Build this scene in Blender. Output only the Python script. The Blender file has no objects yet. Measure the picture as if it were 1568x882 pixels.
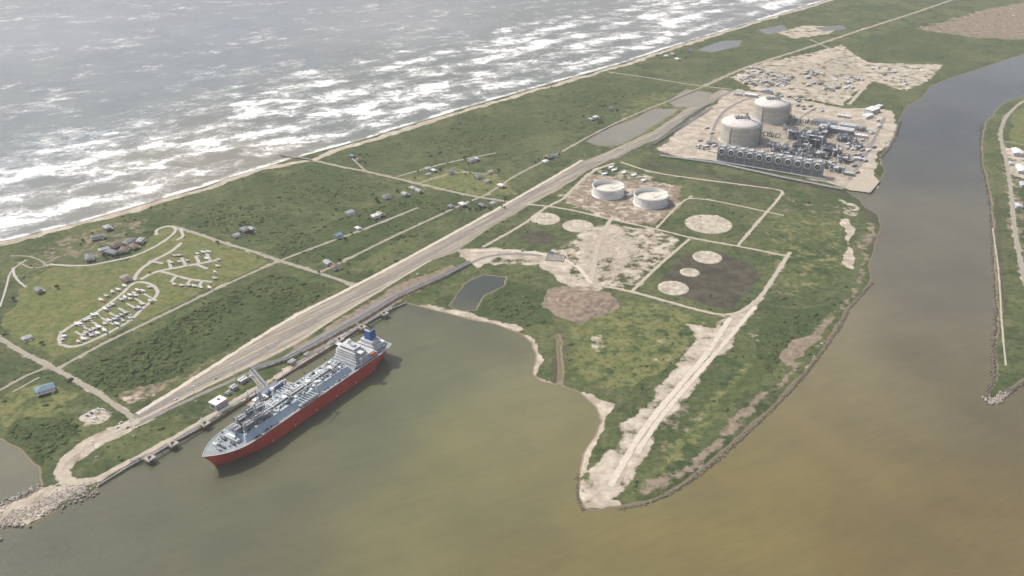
import bpy, bmesh, math, random
import numpy as np
from mathutils import Vector, Matrix
random.seed(7); rng=np.random.default_rng(7)
S=bpy.context.scene
# ---------------------------------------------------------------- image pixel frame
CAM_H=622.0; PITCH=math.radians(28.0); FPX=1400.0
def P(u,v,z=0.0):  # casts image pixel coordinates through the camera onto a level plane
    """image pixel unprojected through the camera -> metric plan position on the plane of height z"""
    a=(u-784.0)/FPX; b=(v-441.0)/FPX
    dx=a; dy=math.cos(PITCH)-b*math.sin(PITCH); dz=-math.sin(PITCH)-b*math.cos(PITCH)
    t=(z-CAM_H)/dz
    return (dx*t,dy*t)
def PL(pts,z=0.0): return np.array([P(u,v,z) for u,v in pts])
def lin(c):
    return tuple((x/255/12.92 if x/255<=.04045 else ((x/255+.055)/1.055)**2.4) for x in c)
WATER=-1.5
# ---------------------------------------------------------------- numpy helpers
_lat={}
def vn(x,y,scale,seed=0):
    if seed not in _lat: _lat[seed]=np.random.default_rng(100+seed).random((256,256))
    L=_lat[seed]; X=x/scale; Y=y/scale
    xi=np.floor(X).astype(int); yi=np.floor(Y).astype(int); fx=X-xi; fy=Y-yi
    fx=fx*fx*(3-2*fx); fy=fy*fy*(3-2*fy)
    a=L[xi%256,yi%256]; b=L[(xi+1)%256,yi%256]; c=L[xi%256,(yi+1)%256]; d=L[(xi+1)%256,(yi+1)%256]
    return (a*(1-fx)+b*fx)*(1-fy)+(c*(1-fx)+d*fx)*fy
def fbm(x,y,scale,seed=0,o=4):
    s=0;a=1;t=0
    for i in range(o):
        s=s+a*vn(x,y,scale/2**i,seed+i);t+=a;a*=.5
    return s/t
def segdist(px,py,pl,closed):
    n=len(pl); d=np.full(px.shape,1e12)
    for i in range(n if closed else n-1):
        ax,ay=pl[i]; bx,by=pl[(i+1)%n]; ex,ey=bx-ax,by-ay; L=ex*ex+ey*ey+1e-9
        t=np.clip(((px-ax)*ex+(py-ay)*ey)/L,0,1)
        d=np.minimum(d,(px-ax-t*ex)**2+(py-ay-t*ey)**2)
    return np.sqrt(d)
def inside(px,py,pl):
    r=np.zeros(px.shape,bool); n=len(pl)
    for i in range(n):
        ax,ay=pl[i]; bx,by=pl[(i+1)%n]
        if ay==by: continue
        c=((ay>py)!=(by>py))&(px<(bx-ax)*(py-ay)/(by-ay)+ax)
        r^=c
    return r
def sdf(px,py,pl,m=60.0,full=False):
    if full:
        d=segdist(px,py,pl,True); return np.where(inside(px,py,pl),d,-d)
    o=np.full(px.shape,-m)
    k=(px>pl[:,0].min()-m)&(px<pl[:,0].max()+m)&(py>pl[:,1].min()-m)&(py<pl[:,1].max()+m)
    if k.any():
        x=px[k];y=py[k]; d=segdist(x,y,pl,True); o[k]=np.where(inside(x,y,pl),d,-d)
    return o
def ldist(px,py,pl,m=60.0):
    o=np.full(px.shape,m)
    k=(px>pl[:,0].min()-m)&(px<pl[:,0].max()+m)&(py>pl[:,1].min()-m)&(py<pl[:,1].max()+m)
    if k.any(): o[k]=segdist(px[k],py[k],pl,False)
    return o
def ss(a,b,x):
    t=np.clip((x-a)/(b-a),0,1); return t*t*(3-2*t)
# ---------------------------------------------------------------- node helpers
def nd(nt,t,ins=None,**pr):
    n=nt.nodes.new(t)
    for k,v in pr.items(): setattr(n,k,v)
    for k,v in (ins or {}).items():
        s=n.inputs[k]
        if isinstance(v,bpy.types.NodeSocket): nt.links.new(v,s)
        else:
            if isinstance(v,tuple) and len(v)==3 and s.type=='RGBA': v=v+(1,)
            s.default_value=v
    return n
class K:
    def __init__(s,name):
        s.m=bpy.data.materials.new(name); s.m.use_nodes=True; s.nt=s.m.node_tree; s.nt.nodes.clear()
        s.out=nd(s.nt,'ShaderNodeOutputMaterial'); s.pos=nd(s.nt,'ShaderNodeNewGeometry').outputs['Position']
    def noise(s,sc,det=5,rough=.55,vec=None,dist=0):
        return nd(s.nt,'ShaderNodeTexNoise',{'Vector':vec or s.pos,'Scale':sc,'Detail':det,'Roughness':rough,'Distortion':dist}).outputs['Fac']
    def math(s,op,a,b=0.0,c=None):
        ins={0:a,1:b}
        if c is not None: ins[2]=c
        return nd(s.nt,'ShaderNodeMath',ins,operation=op).outputs[0]
    def rng(s,x,a,b,c=0.0,d=1.0,sm=True):
        return nd(s.nt,'ShaderNodeMapRange',{'Value':x,'From Min':a,'From Max':b,'To Min':c,'To Max':d},interpolation_type='SMOOTHSTEP' if sm else 'LINEAR').outputs[0]
    def mix(s,f,a,b):
        return nd(s.nt,'ShaderNodeMix',{0:f,6:a,7:b},data_type='RGBA').outputs[2]
    def mul(s,a,b,f=1.0):
        return nd(s.nt,'ShaderNodeMix',{0:f,6:a,7:b},data_type='RGBA',blend_type='MULTIPLY').outputs[2]
    def attr(s,n,o='Fac'): return nd(s.nt,'ShaderNodeAttribute',attribute_name=n).outputs[o]
    def fin(s,col,rough=.85,metal=0.0,bump=None,bs=.3,bd=1.0,spec=.3,ior=None):
        p=nd(s.nt,'ShaderNodeBsdfPrincipled',{'Base Color':col,'Roughness':rough,'Metallic':metal,'Specular IOR Level':spec})
        if ior: p.inputs['IOR'].default_value=ior
        if bump is not None:
            b=nd(s.nt,'ShaderNodeBump',{'Height':bump,'Strength':bs,'Distance':bd}); s.nt.links.new(b.outputs[0],p.inputs['Normal'])
        s.nt.links.new(p.outputs[0],s.out.inputs[0]); return s.m
def simple(name,c,rough=.7,metal=0.0,var=.25,sc=.3):
    k=K(name); n=k.noise(sc,4,.65)
    d=tuple(x*(1-var) for x in c); e=tuple(min(1,x*(1+var*.6)) for x in c)
    return k.fin(k.mix(k.rng(n,.3,.7),d,e),rough,metal)
# ---------------------------------------------------------------- mesh builder
class M:
    def __init__(s): s.v=[];s.f=[];s.mi=[];s.mats=[];s.xf=None
    def _m(s,mat):
        if mat not in s.mats: s.mats.append(mat)
        return s.mats.index(mat)
    def add(s,vs,fs,mat):
        o=len(s.v)
        s.v.extend(tuple(v) for v in vs); s.f.extend([tuple(i+o for i in f) for f in fs]); s.mi.extend([s._m(mat)]*len(fs))
    def box(s,x0,x1,y0,y1,z0,z1,mat,rz=0,taper=0):
        t=taper
        vs=[(x0,y0,z0),(x1,y0,z0),(x1,y1,z0),(x0,y1,z0),(x0+t,y0+t,z1),(x1-t,y0+t,z1),(x1-t,y1-t,z1),(x0+t,y1-t,z1)]
        if rz:
            cx,cy=(x0+x1)/2,(y0+y1)/2;c,n=math.cos(rz),math.sin(rz)
            vs=[(cx+(a-cx)*c-(b-cy)*n,cy+(a-cx)*n+(b-cy)*c,z) for a,b,z in vs]
        s.add(vs,[(3,2,1,0),(4,5,6,7),(0,1,5,4),(1,2,6,5),(2,3,7,6),(3,0,4,7)],mat)
    def tube(s,a,b,r,mat,seg=6,r2=None,cap=True):
        a=Vector(a);b=Vector(b);d=(b-a).normalized();u=d.orthogonal().normalized();w=d.cross(u)
        r2=r if r2 is None else r2; vs=[]
        for q,rr in((a,r),(b,r2)):
            for i in range(seg):
                t=2*math.pi*i/seg; vs.append(q+(u*math.cos(t)+w*math.sin(t))*rr)
        fs=[(i,(i+1)%seg,seg+(i+1)%seg,seg+i) for i in range(seg)]
        if cap: fs+=[tuple(range(seg-1,-1,-1)),tuple(range(seg,2*seg))]
        s.add(vs,fs,mat)
    def path(s,pts,r,mat,seg=6):
        for a,b in zip(pts[:-1],pts[1:]): s.tube(a,b,r,mat,seg)
    def prof(s,cx,cy,pr,mat,seg=48,close=False):
        """lathe profile [(r,z)..]"""
        vs=[];n=len(pr)
        for r,z in pr:
            for i in range(seg):
                t=2*math.pi*i/seg; vs.append((cx+r*math.cos(t),cy+r*math.sin(t),z))
        fs=[]
        for k in range(n-1):
            for i in range(seg):
                j=(i+1)%seg; fs.append((k*seg+i,k*seg+j,(k+1)*seg+j,(k+1)*seg+i))
        s.add(vs,fs,mat)
    def rail(s,pts,h,mat,r=.12):
        for a,b in zip(pts[:-1],pts[1:]):
            a=Vector(a);b=Vector(b);L=(b-a).length;n=max(1,int(L/4))
            s.tube(a+Vector((0,0,h)),b+Vector((0,0,h)),r,mat,4); s.tube(a+Vector((0,0,h*.5)),b+Vector((0,0,h*.5)),r*.7,mat,4)
            for i in range(n+1):
                q=a.lerp(b,i/n); s.tube(q,q+Vector((0,0,h)),r,mat,4)
    def mesh(s,name):
        me=bpy.data.meshes.new(name); me.from_pydata(s.v,[],s.f)
        for m in s.mats: me.materials.append(m)
        me.polygons.foreach_set('material_index',s.mi); me.update(); return me
    def obj(s,name,loc=(0,0,0),rz=0,smooth=False):
        me=s.mesh(name)
        if smooth: me.polygons.foreach_set('use_smooth',[True]*len(me.polygons))
        return put(name,me,loc,rz)
def put(name,me,loc=(0,0,0),rz=0,sc=1):
    o=bpy.data.objects.new(name,me); o.location=loc; o.rotation_euler=(0,0,rz); o.scale=(sc,sc,sc)
    S.collection.objects.link(o); return o
def gridmesh(name,xs,ys,Z,mat,attrs):
    nx,ny=len(xs),len(ys); X,Y=np.meshgrid(xs,ys)
    co=np.stack([X.ravel(),Y.ravel(),Z.ravel()],1).astype(np.float32)
    i=np.arange(nx-1); j=np.arange(ny-1); I,J=np.meshgrid(i,j); a=(J*nx+I).ravel()
    q=np.stack([a,a+1,a+nx+1,a+nx],1).astype(np.int32)
    me=bpy.data.meshes.new(name); me.vertices.add(len(co)); me.vertices.foreach_set('co',co.ravel())
    me.loops.add(q.size); me.loops.foreach_set('vertex_index',q.ravel()); me.polygons.add(len(q))
    me.polygons.foreach_set('loop_start',np.arange(0,q.size,4,dtype=np.int32))
    me.polygons.foreach_set('use_smooth',np.ones(len(q),bool))
    me.update(calc_edges=True)
    for n,v in attrs.items():
        if v.ndim==1 or v.shape[-1]!=3:
            at=me.attributes.new(n,'FLOAT','POINT'); at.data.foreach_set('value',v.ravel().astype(np.float32))
        else:
            at=me.attributes.new(n,'FLOAT_COLOR','POINT'); c=np.ones((len(co),4),np.float32); c[:,:3]=v.reshape(-1,3); at.data.foreach_set('color',c.ravel())
    me.materials.append(mat); return put(name,me)
def axis(lo,hi,step,far_lo,far_hi,g=1.12,mid=None):
    a=list(np.arange(lo,hi+.1,step))
    if mid:
        h,s2=mid
        st=step
        while a[-1]<h: st=min(s2,st*1.02); a.append(a[-1]+st)
        step2=st
    else: step2=step
    b=[];x=a[0];st=step
    while x>far_lo: st*=g; x-=st; b.append(x)
    c=[];x=a[-1];st=step2
    while x<far_hi: st*=g; x+=st; c.append(x)
    return np.array(b[::-1]+a+c)
# ================================================================ LAYOUT
coast=[(-1500,730),(-600,525),(-250,436),(0,369),(100,345),(200,318),(300,288),(400,256),(440,244),(560,211),(650,183),(700,168),(800,139),(930,103),(1050,64),(1150,34),(1260,1),(1500,-75),(1900,-190)]
harb=[(2900,-190),(1900,-15),(1568,83),(1520,98),(1460,118),(1425,132),(1412,150),(1388,163),(1378,185),(1372,210),(1360,228),(1348,240),(1356,262),(1345,279),(1347,286),(1333,297),(1300,293),(1318,306),(1328,318),(1345,328),(1350,345),(1341,375),(1332,410),(1336,428),(1322,448),(1302,468),(1288,492),(1265,528),(1230,572),(1190,615),(1140,662),(1090,707),(1040,745),(990,768),(950,776),(930,778),(910,783),(893,777),(884,760),(886,720),(893,690),(908,668),(920,645),(910,622),(888,602),(860,590),(830,583),(813,572),(818,545),(813,525),(798,511),(760,497),(700,483),(650,470),(622,464),(600,474),(560,497),(500,537),(430,580),(400,602),(330,645),(260,682),(200,714),(150,745),(118,765),(80,786),(45,806),(10,806),(-60,830),(-200,870),(-900,1100),(-2500,900)]
land=PL(coast+harb,0)
pondL=PL([(-700,700),(-200,650),(0,672),(30,690),(58,716),(62,742),(40,757),(0,772),(-100,800),(-300,850),(-900,1050)])
rbank=PL([(2900,-120),(1700,95),(1568,145),(1530,160),(1508,190),(1502,220),(1504,250),(1515,290),(1520,340),(1522,400),(1528,470),(1522,530),(1526,580),(1508,610),(1517,617),(1568,583),(1800,480),(2600,300)])
ponds=[PL([(690,466),(700,450),(712,435),(740,420),(776,423),(770,436),(742,449),(728,474),(703,473)]),
 PL([(898,215),(930,196),(975,180),(1000,166),(1040,166),(1015,182),(975,207),(945,222),(915,222)]),
 PL([(1024,154),(1050,136),(1088,141),(1080,162),(1035,163)]),
 PL([(1068,76),(1105,62),(1134,61),(1130,70),(1090,79)]),PL([(1160,45),(1200,38),(1205,46),(1175,52)]),PL([(1250,42),(1290,38),(1296,44),(1262,47)]),
 PL([(853,512),(857,512),(860,560),(859,586),(856,586),(856,550)])]
SAND=[([(205,640),(250,640),(215,655),(160,682),(125,705),(112,722),(120,732),(150,730),(135,748),(100,745),(85,725),(95,700),(140,668)],.72,4),
 ([(705,383),(760,378),(830,383),(870,375),(900,345),(935,338),(990,350),(1050,367),(1030,385),(985,425),(968,441),(935,444),(905,448),(880,440),(860,432),(830,405),(770,408),(720,405)],.53,8),
 ([(700,380),(735,380),(830,385),(870,400),(880,440),(850,430),(830,402),(770,395),(735,412),(712,400)],.78,6),
 ([(880,395),(900,350),(935,340),(960,355),(985,385),(960,400),(920,395),(915,435),(895,440)],.68,6),
 ([(1110,482),(1150,470),(1158,482),(1120,525),(1085,570),(1045,620),(1015,650),(1005,690),(965,755),(930,772),(900,765),(893,740),(905,715),(945,672),(985,620),(1030,560),(1065,515),(1050,492),(1090,500)],.62,7),
 ([(935,720),(900,745),(905,768),(935,768),(955,750),(985,680),(1030,625),(1070,565),(1110,520),(1140,482),(1120,482),(1085,525),(1040,580),(985,650)],.74,4),
 ([(1005,228),(1080,165),(1130,135),(1200,147),(1290,165),(1365,168),(1372,195),(1345,240),(1335,278),(1345,285),(1330,295),(1300,290),(1260,277),(1180,262),(1110,247),(1050,242)],.76,5),
 ([(1118,118),(1170,95),(1230,82),(1290,68),(1330,95),(1445,98),(1430,120),(1400,135),(1385,140),(1340,125),(1310,140),(1290,163),(1230,152),(1150,137)],.60,7),
 ([(1185,50),(1230,38),(1290,40),(1275,52),(1215,60)],.6,8),
 ([(850,300),(870,280),(905,262),(960,256),(1000,268),(1045,288),(1035,318),(1010,342),(960,340),(930,335),(880,320)],.46,7),
 ([(1285,335),(1300,335),(1306,350),(1300,375),(1312,412),(1296,408),(1285,400),(1296,372),(1290,350)],.85,3),
 ([(1280,300),(1320,318),(1318,332),(1290,330)],.5,5),
 ([(120,640),(150,622),(180,630),(165,648),(135,656)],.62,4),
 ([(170,610),(215,590),(270,575),(250,600),(210,625)],.38,6),
 ([(-20,775),(60,752),(85,740),(130,752),(80,785),(40,806),(-20,810)],.8,4),
 ([(900,610),(935,618),(932,640),(925,670),(895,688),(908,660)],.6,6),
 ([(900,515),(930,512),(935,530),(915,545),(898,535)],.52,8),
 ([(1150,480),(1200,500),(1150,560),(1110,600)],.36,10),([(1000,500),(1050,510),(1030,560),(990,560)],.34,10),
 ([(1370,40),(1460,20),(1540,0),(1600,10),(1600,60),(1500,55),(1420,50)],.36,20),
 ([(1530,225),(1568,228),(1600,240),(1600,290),(1545,265)],.62,4)]
STRIP=[([(205,655),(300,600),(392,560),(450,530),(520,485),(600,436),(660,399),(700,386),(745,353),(800,321),(860,288),(905,259),(960,234),(1010,211),(1080,160),(1120,140),(1105,136),(1060,160),(1000,200),(940,228),(895,246),(840,275),(780,309),(700,351),(640,387),(540,440),(450,486),(380,527),(300,576),(215,630)],.78,4),
 ([(1120,180),(1200,190),(1330,180),(1340,230),(1300,275),(1230,262),(1110,238),(1080,215)],.53,10),([(1180,100),(1300,85),(1330,110),(1260,140),(1190,130)],.48,12),
 ([(885,375),(930,350),(1000,365),(960,420),(900,430)],.48,10)]
SANDL=[([(-600,518),(-250,442),(0,374),(100,350),(200,323),(300,293),(400,260),(470,246),(500,236),(600,204),(700,173),(800,144),(930,107),(1050,68),(1150,37),(1270,1),(1500,-72)],8,.85),
 ([(622,467),(650,474),(700,487),(755,501),(798,515),(822,530),(830,550),(822,572)],5,.8),
 ([(822,576),(862,592),(900,606),(925,630),(922,660),(900,690),(893,720)],5,.8),
 ([(640,470),(700,478),(790,502)],7,.68),([(945,772),(890,770),(889,735)],5,.8),
 ([(1372,190),(1360,225),(1350,250)],5,.6),([(1300,470),(1270,520),(1240,560)],3,.5),
 ([(60,752),(150,735),(220,698),(330,635),(430,572),(500,528),(600,470)],4,.64)]
BROWN=[([(838,440),(870,436),(905,438),(938,450),(942,468),(920,485),(890,492),(855,488),(835,468)],.9,4),
 ([(1190,545),(1215,520),(1250,512),(1262,522),(1235,545),(1205,560)],.75,4),
 ([(1260,520),(1300,466),(1322,446),(1330,420),(1340,380),(1348,345),(1330,340),(1310,360),(1318,415),(1295,450),(1250,490),(1230,520)],.54,8),
 ([(1240,550),(1190,600),(1140,650),(1090,695),(1040,735),(990,765),(975,745),(1030,715),(1080,680),(1130,630),(1180,590),(1220,545)],.6,7),
 ([(900,265),(1050,285),(1040,320),(1000,345),(930,335),(860,305)],.72,6),
 ([(40,385),(140,350),(230,330),(240,345),(160,395),(60,405)],.46,10),
 ([(440,535),(600,440),(690,405),(700,415),(600,470),(470,545)],.66,5),([(210,625),(380,540),(450,495),(440,487),(300,565)],.42,5),
 ([(1400,45),(1500,15),(1568,0),(1640,5),(1620,62),(1500,60)],.62,15),([(1530,240),(1560,270),(1590,420),(1570,460),(1545,380),(1535,300)],.5,6),
 ([(1180,300),(1290,310),(1300,330),(1200,330)],.40,10),([(1000,640),(1060,600),(1090,640),(1020,700)],.44,8),
 ([(870,385),(1000,355),(1030,385),(960,440),(880,440)],.56,8),([(1170,390),(1290,350),(1290,440),(1190,470)],.36,12),
 ([(170,600),(240,580),(290,575),(250,600),(200,620)],.52,6)]
DARK=[([(1000,442),(1020,410),(1040,388),(1100,383),(1150,405),(1170,425),(1140,455),(1125,475),(1060,465)],.66,10),
 ([(1095,392),(1130,398),(1160,415),(1150,432),(1110,430),(1080,425)],.85,7),
 ([(790,358),(830,352),(862,362),(850,375),(800,374)],.68,6),
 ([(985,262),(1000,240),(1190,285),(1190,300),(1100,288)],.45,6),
 ([(1340,300),(1350,345),(1340,400),(1325,395),(1330,345),(1318,315)],.55,5),
 ([(840,500),(870,505),(868,590),(850,585)],.5,4)]
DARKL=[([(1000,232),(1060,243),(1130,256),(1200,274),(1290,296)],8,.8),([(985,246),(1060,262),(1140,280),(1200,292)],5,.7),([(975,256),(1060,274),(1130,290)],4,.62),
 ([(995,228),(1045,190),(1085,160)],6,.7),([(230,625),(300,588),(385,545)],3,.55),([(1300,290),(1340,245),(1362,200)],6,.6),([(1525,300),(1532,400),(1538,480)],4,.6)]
LAWN=[([(5,490),(30,440),(75,410),(200,398),(240,350),(275,345),(340,372),(415,400),(330,440),(250,480),(200,500),(130,535),(80,548),(40,530),(10,510)],.8,6),
 ([(0,605),(60,580),(120,600),(120,630),(60,660),(0,660)],.55,8),
 ([(615,275),(690,255),(770,270),(800,300),(730,298),(640,285)],.65,6),([(530,243),(620,225),(700,240),(640,275),(560,255)],.45,8),
 ([(870,500),(960,455),(1090,490),(1040,560),(960,600),(900,590),(875,585)],.56,10),
 ([(1180,320),(1290,330),(1300,410),(1220,470),(1150,380)],.45,10),
 ([(1130,560),(1190,520),(1150,600),(1080,670),(1010,730),(1020,680)],.55,8),
 ([(1550,170),(1600,150),(1600,230),(1545,220)],.8,4),([(980,140),(1120,140),(1020,200),(900,240)],.5,6)]
SCRUB=[([(90,590),(230,510),(420,415),(520,440),(400,510),(250,590),(170,600)],.75,8),
 ([(0,690),(30,640),(110,635),(130,660),(80,700),(60,720)],.7,6),
 ([(400,385),(550,320),(640,295),(730,310),(640,355),(560,400),(520,410),(430,398)],.62,8),
 ([(270,345),(400,270),(490,255),(600,285),(430,380)],.5,10),
 ([(510,245),(700,185),(930,118),(1040,130),(900,180),(740,240),(650,275)],.5,10),
 ([(600,460),(700,405),(720,410),(650,455)],.6,5),([(775,425),(840,440),(850,500),(800,500),(735,475),(750,450)],.6,6),
 ([(1140,560),(1170,480),(1280,460),(1260,510),(1190,560),(1110,640),(1060,660)],.55,8),
 ([(1290,70),(1420,30),(1500,50),(1440,95),(1340,90)],.5,8)]
ROADS=[([(483,246),(520,255),(560,262),(640,281),(720,300),(800,312)],7,'g'),
 ([(262,346),(300,357),(340,371),(400,389),(430,400),(480,415),(548,438)],7,'g'),
 ([(-60,495),(0,518),(40,543),(100,573),(150,602),(205,640)],7,'g'),
 ([(85,566),(160,525),(250,482),(340,438),(425,400),(500,372),(560,350),(640,318)],5,'g'),
 ([(492,416),(540,393),(590,368),(650,340),(715,310),(745,298)],5,'g'),
 ([(745,298),(790,268),(850,238),(905,207),(960,180),(1040,148),(1080,131)],5,'g'),
 ([(610,270),(680,250),(760,234)],4,'g'),([(640,281),(700,262),(760,268)],4,'g'),([(560,262),(540,243)],4,'g'),
 ([(930,110),(1000,120),(1060,130),(1120,137)],6,'g'),
 ([(1080,131),(1120,112),(1160,97),(1240,72),(1330,42),(1400,20),(1480,-8),(1600,-50)],10,'g'),
 ([(1240,60),(1272,75)],6,'g'),([(1300,160),(1318,140),(1330,125)],8,'s'),([(1200,148),(1222,125),(1240,100)],7,'s'),
 ([(205,640),(255,612),(330,577),(392,548),(450,508),(540,455),(640,402),(740,342),(800,307),(860,272),(905,250),(950,240)],7,'a'),
 ([(210,634),(300,578),(380,527),(450,484),(540,440),(640,387),(740,332),(840,276),(890,246)],6,'p'),
 ([(208,646),(300,600),(390,556),(450,527),(520,482),(600,434),(660,398)],4,'s'),
 ([(950,238),(1010,205),(1060,170),(1125,138)],8,'a'),
 ([(205,652),(300,607),(380,572),(410,560),(440,545)],6,'a'),
 ([(440,545),(500,510),(560,476),(610,448),(690,418),(735,395),(775,388),(830,391)],7,'a'),
 ([(212,645),(165,665),(120,690),(92,712),(88,728),(105,741),(140,738),(200,706),(260,674),(330,633),(395,592)],7,'s'),
 ([(75,405),(130,408),(170,400),(205,393),(238,378),(262,362),(272,350),(258,345),(238,352),(240,360)],5,'c'),
 ([(270,368),(282,362),(276,350)],5,'c'),([(204,430),(212,415),(232,400),(262,386),(278,372)],6,'c'),
 ([(92,528),(90,512),(110,498),(150,478),(185,452),(204,432),(225,432),(242,442),(240,455),(218,472),(200,492),(150,518),(115,533),(92,528)],5,'c'),
 ([(215,428),(240,415),(270,410),(310,403),(332,398)],6,'c'),
 ([(245,415),(262,420),(290,428),(325,432)],5,'c'),
 ([(20,410),(22,425),(40,440)],4,'c'),([(0,470),(10,440),(15,415),(40,398)],3,'c'),([(15,392),(50,392),(75,407),(50,412),(28,402)],3,'g'),
 ([(740,378),(800,345),(835,318),(862,305)],5,'s'),
 ([(800,312),(860,318),(935,336),(1010,352),(1060,365),(1130,377),(1208,393)],5,'s'),
 ([(1210,386),(1185,425),(1160,462),(1118,487),(1050,470),(970,447),(905,434)],6,'s'),
 ([(968,446),(1010,405),(1056,366)],5,'s'),([(1130,376),(1165,335),(1200,296),(1196,291),(1160,286),(1090,277),(1000,265),(950,248)],5,'s'),
 ([(1005,350),(1040,312),(1060,300),(1200,330)],4,'s'),
 ([(1118,487),(1085,540),(1040,592),(990,650),(950,715),(935,745)],7,'p'),
 ([(1156,470),(1110,525),(1062,580),(1010,640),(975,695)],6,'p'),([(935,336),(915,372),(905,434)],7,'s'),
 ([(862,305),(905,262),(940,250)],6,'s'),([(720,385),(770,383),(830,388),(880,402),(905,434)],6,'p'),
 ([(1640,130),(1568,152),(1540,178),(1530,205),(1540,240),(1548,290),(1552,340),(1562,400),(1580,470)],7,'g'),
 ([(1530,215),(1600,228)],4,'g'),([(1520,350),(1530,420),(1534,500),(1540,560)],2.5,'s'),
 ([(0,598),(40,575),(80,560)],4,'g'),([(20,600),(60,578)],3,'g'),
 ([(1085,232),(1150,243),(1200,252)],6,'a'),([(1200,205),(1225,180),(1250,165)],5,'a'),([(1300,275),(1325,240),(1345,200),(1355,180)],7,'a'),([(1085,230),(1095,185),(1120,160),(1165,145)],6,'a')]
for i in range(9):
    t=i/8; x=115+t*105; y=508-t*58
    ROADS.append(([(x,y),(x+20,y+11)],3.5,'c'))
for a,b in [((262,412),(258,398)),((285,408),(278,395)),((305,404),(300,392)),((322,400),(316,388)),((270,422),(262,432)),((292,428),(285,438)),((310,430),(304,440)),((300,405),(318,412)),((228,400),(250,404))]:
    ROADS.append(([a,b],5,'c'))
PADS=[(835,335,21,9),(885,346,22,9.5),(1085,343,34,14),(1083,394,20.5,9),(1056,417,13,6.3),(1031,441,21.5,10)]

def masks(x,y):
    wx=x+ (fbm(x,y,40,11)-.5)*22; wy=y+(fbm(x,y,40,21)-.5)*22
    out={}
    def acc(L,wx=wx,wy=wy):
        r=np.zeros(x.shape)
        for pts,st,w in L:
            r=np.maximum(r,st*ss(-w,w,sdf(wx,wy,PL(pts))))
        return r
    out['sand']=acc(SAND)
    for pts,w,st in SANDL:
        out['sand']=np.maximum(out['sand'],st*ss(w*1.7,w*.6,ldist(wx,wy,PL(pts))))
    for pts,w,k in ROADS:
        if k in 'gsp': out['sand']=np.maximum(out['sand'],.50*ss(w*1.5,w*.5,ldist(x,y,PL(pts))))
    out['brown']=acc(BROWN); out['dark']=acc(DARK); out['lawn']=acc(LAWN); out['scrub']=acc(SCRUB)
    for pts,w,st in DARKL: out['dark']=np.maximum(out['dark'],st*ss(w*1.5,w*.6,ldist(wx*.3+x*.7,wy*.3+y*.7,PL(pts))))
    out['strip']=acc(STRIP,wx*.25+x*.75,wy*.25+y*.75)
    return out
def landsdf(x,y,full=True):
    wx=x+(fbm(x,y,30,31)-.5)*7; wy=y+(fbm(x,y,30,41)-.5)*7
    s=sdf(wx,wy,land,full=full)
    s=np.maximum(s,sdf(wx,wy,rbank,full=full))
    s=np.minimum(s,-sdf(wx,wy,pondL))
    for p in ponds: s=np.minimum(s,-sdf(wx,wy,p))
    return s
# ================================================================ MATERIALS: ground
k=K('ground_cover')
n1=k.noise(1/130,4,.6); n2=k.noise(1/22,5,.62); n4=k.noise(1/60,7,.7,dist=.5); n5=k.noise(1/9,5,.75)
g=k.mix(k.rng(n1,.35,.65),(.064,.088,.034),(.112,.128,.054))
g=k.mix(k.rng(n4,.48,.64,0,.85),g,(.040,.063,.023))
g=k.mix(k.rng(n2,.48,.72,0,.6),g,(.160,.145,.082))
jit=k.math('ADD',k.math('MULTIPLY',k.math('SUBTRACT',n2,.5),.95),k.math('MULTIPLY',k.math('SUBTRACT',n5,.5),.55))
def thr(a,lo=.42,hi=.60): return k.rng(k.math('ADD',k.attr(a),jit),lo,hi)
g=k.mix(k.math('MULTIPLY',thr('lawn'),.85),g,k.mix(k.rng(n2,.3,.7),(.118,.150,.048),(.190,.182,.078)))
g=k.mix(k.math('MULTIPLY',thr('scrub'),.85),g,k.mix(k.rng(n4,.35,.65),(.036,.060,.020),(.080,.102,.038)))
g=k.mul(g,k.mix(k.rng(n5,.32,.62),(.64,.67,.64),(1.14,1.14,1.12)))
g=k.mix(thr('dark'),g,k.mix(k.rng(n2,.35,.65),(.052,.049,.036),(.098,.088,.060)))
g=k.mix(thr('brown'),g,k.mix(k.rng(n5,.3,.7),(.165,.130,.095),(.295,.242,.178)))
sc=k.mix(k.rng(n2,.3,.72),(.31,.262,.198),(.58,.52,.435)); sc=k.mix(k.rng(n5,.40,.70,0,.65),sc,(.37,.32,.245))
g=k.mix(thr('sand'),g,sc)
rot=nd(k.nt,'ShaderNodeMapping',{0:k.pos,'Rotation':(0,0,math.radians(-50))}).outputs[0]
lines=k.noise(1,4,.6,vec=nd(k.nt,'ShaderNodeMapping',{0:rot,'Scale':(1/140,1/4.5,1)}).outputs[0])
st_=k.mix(k.rng(lines,.36,.62),(.215,.188,.150),(.375,.335,.275)); st_=k.mix(k.rng(n4,.45,.75,0,.6),st_,(.235,.205,.155)); st_=k.mix(k.rng(n2,.60,.72,0,.6),st_,(.15,.145,.085))
g=k.mix(k.rng(k.math('ADD',k.attr('strip'),k.math('MULTIPLY',jit,.45)),.44,.58),g,st_)
z=nd(k.nt,'ShaderNodeSeparateXYZ',{0:k.pos}).outputs[2]
g=k.mix(k.rng(z,-.75,-1.25),g,(.22,.18,.125)); g=k.mix(k.rng(z,-1.3,-1.55),g,(.12,.10,.07))
MG=k.fin(g,.95,bump=k.math('ADD',n2,k.math('MULTIPLY',n5,.8)),bs=.9,bd=2.4,spec=.1)
def road(name,a,b,sc=.15):
    k=K(name); n=k.noise(sc,5,.6); m=k.noise(1/40,3)
    return k.fin(k.mix(k.rng(n,.3,.7),k.mix(m,a,b),b),.95,spec=.1)
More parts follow.
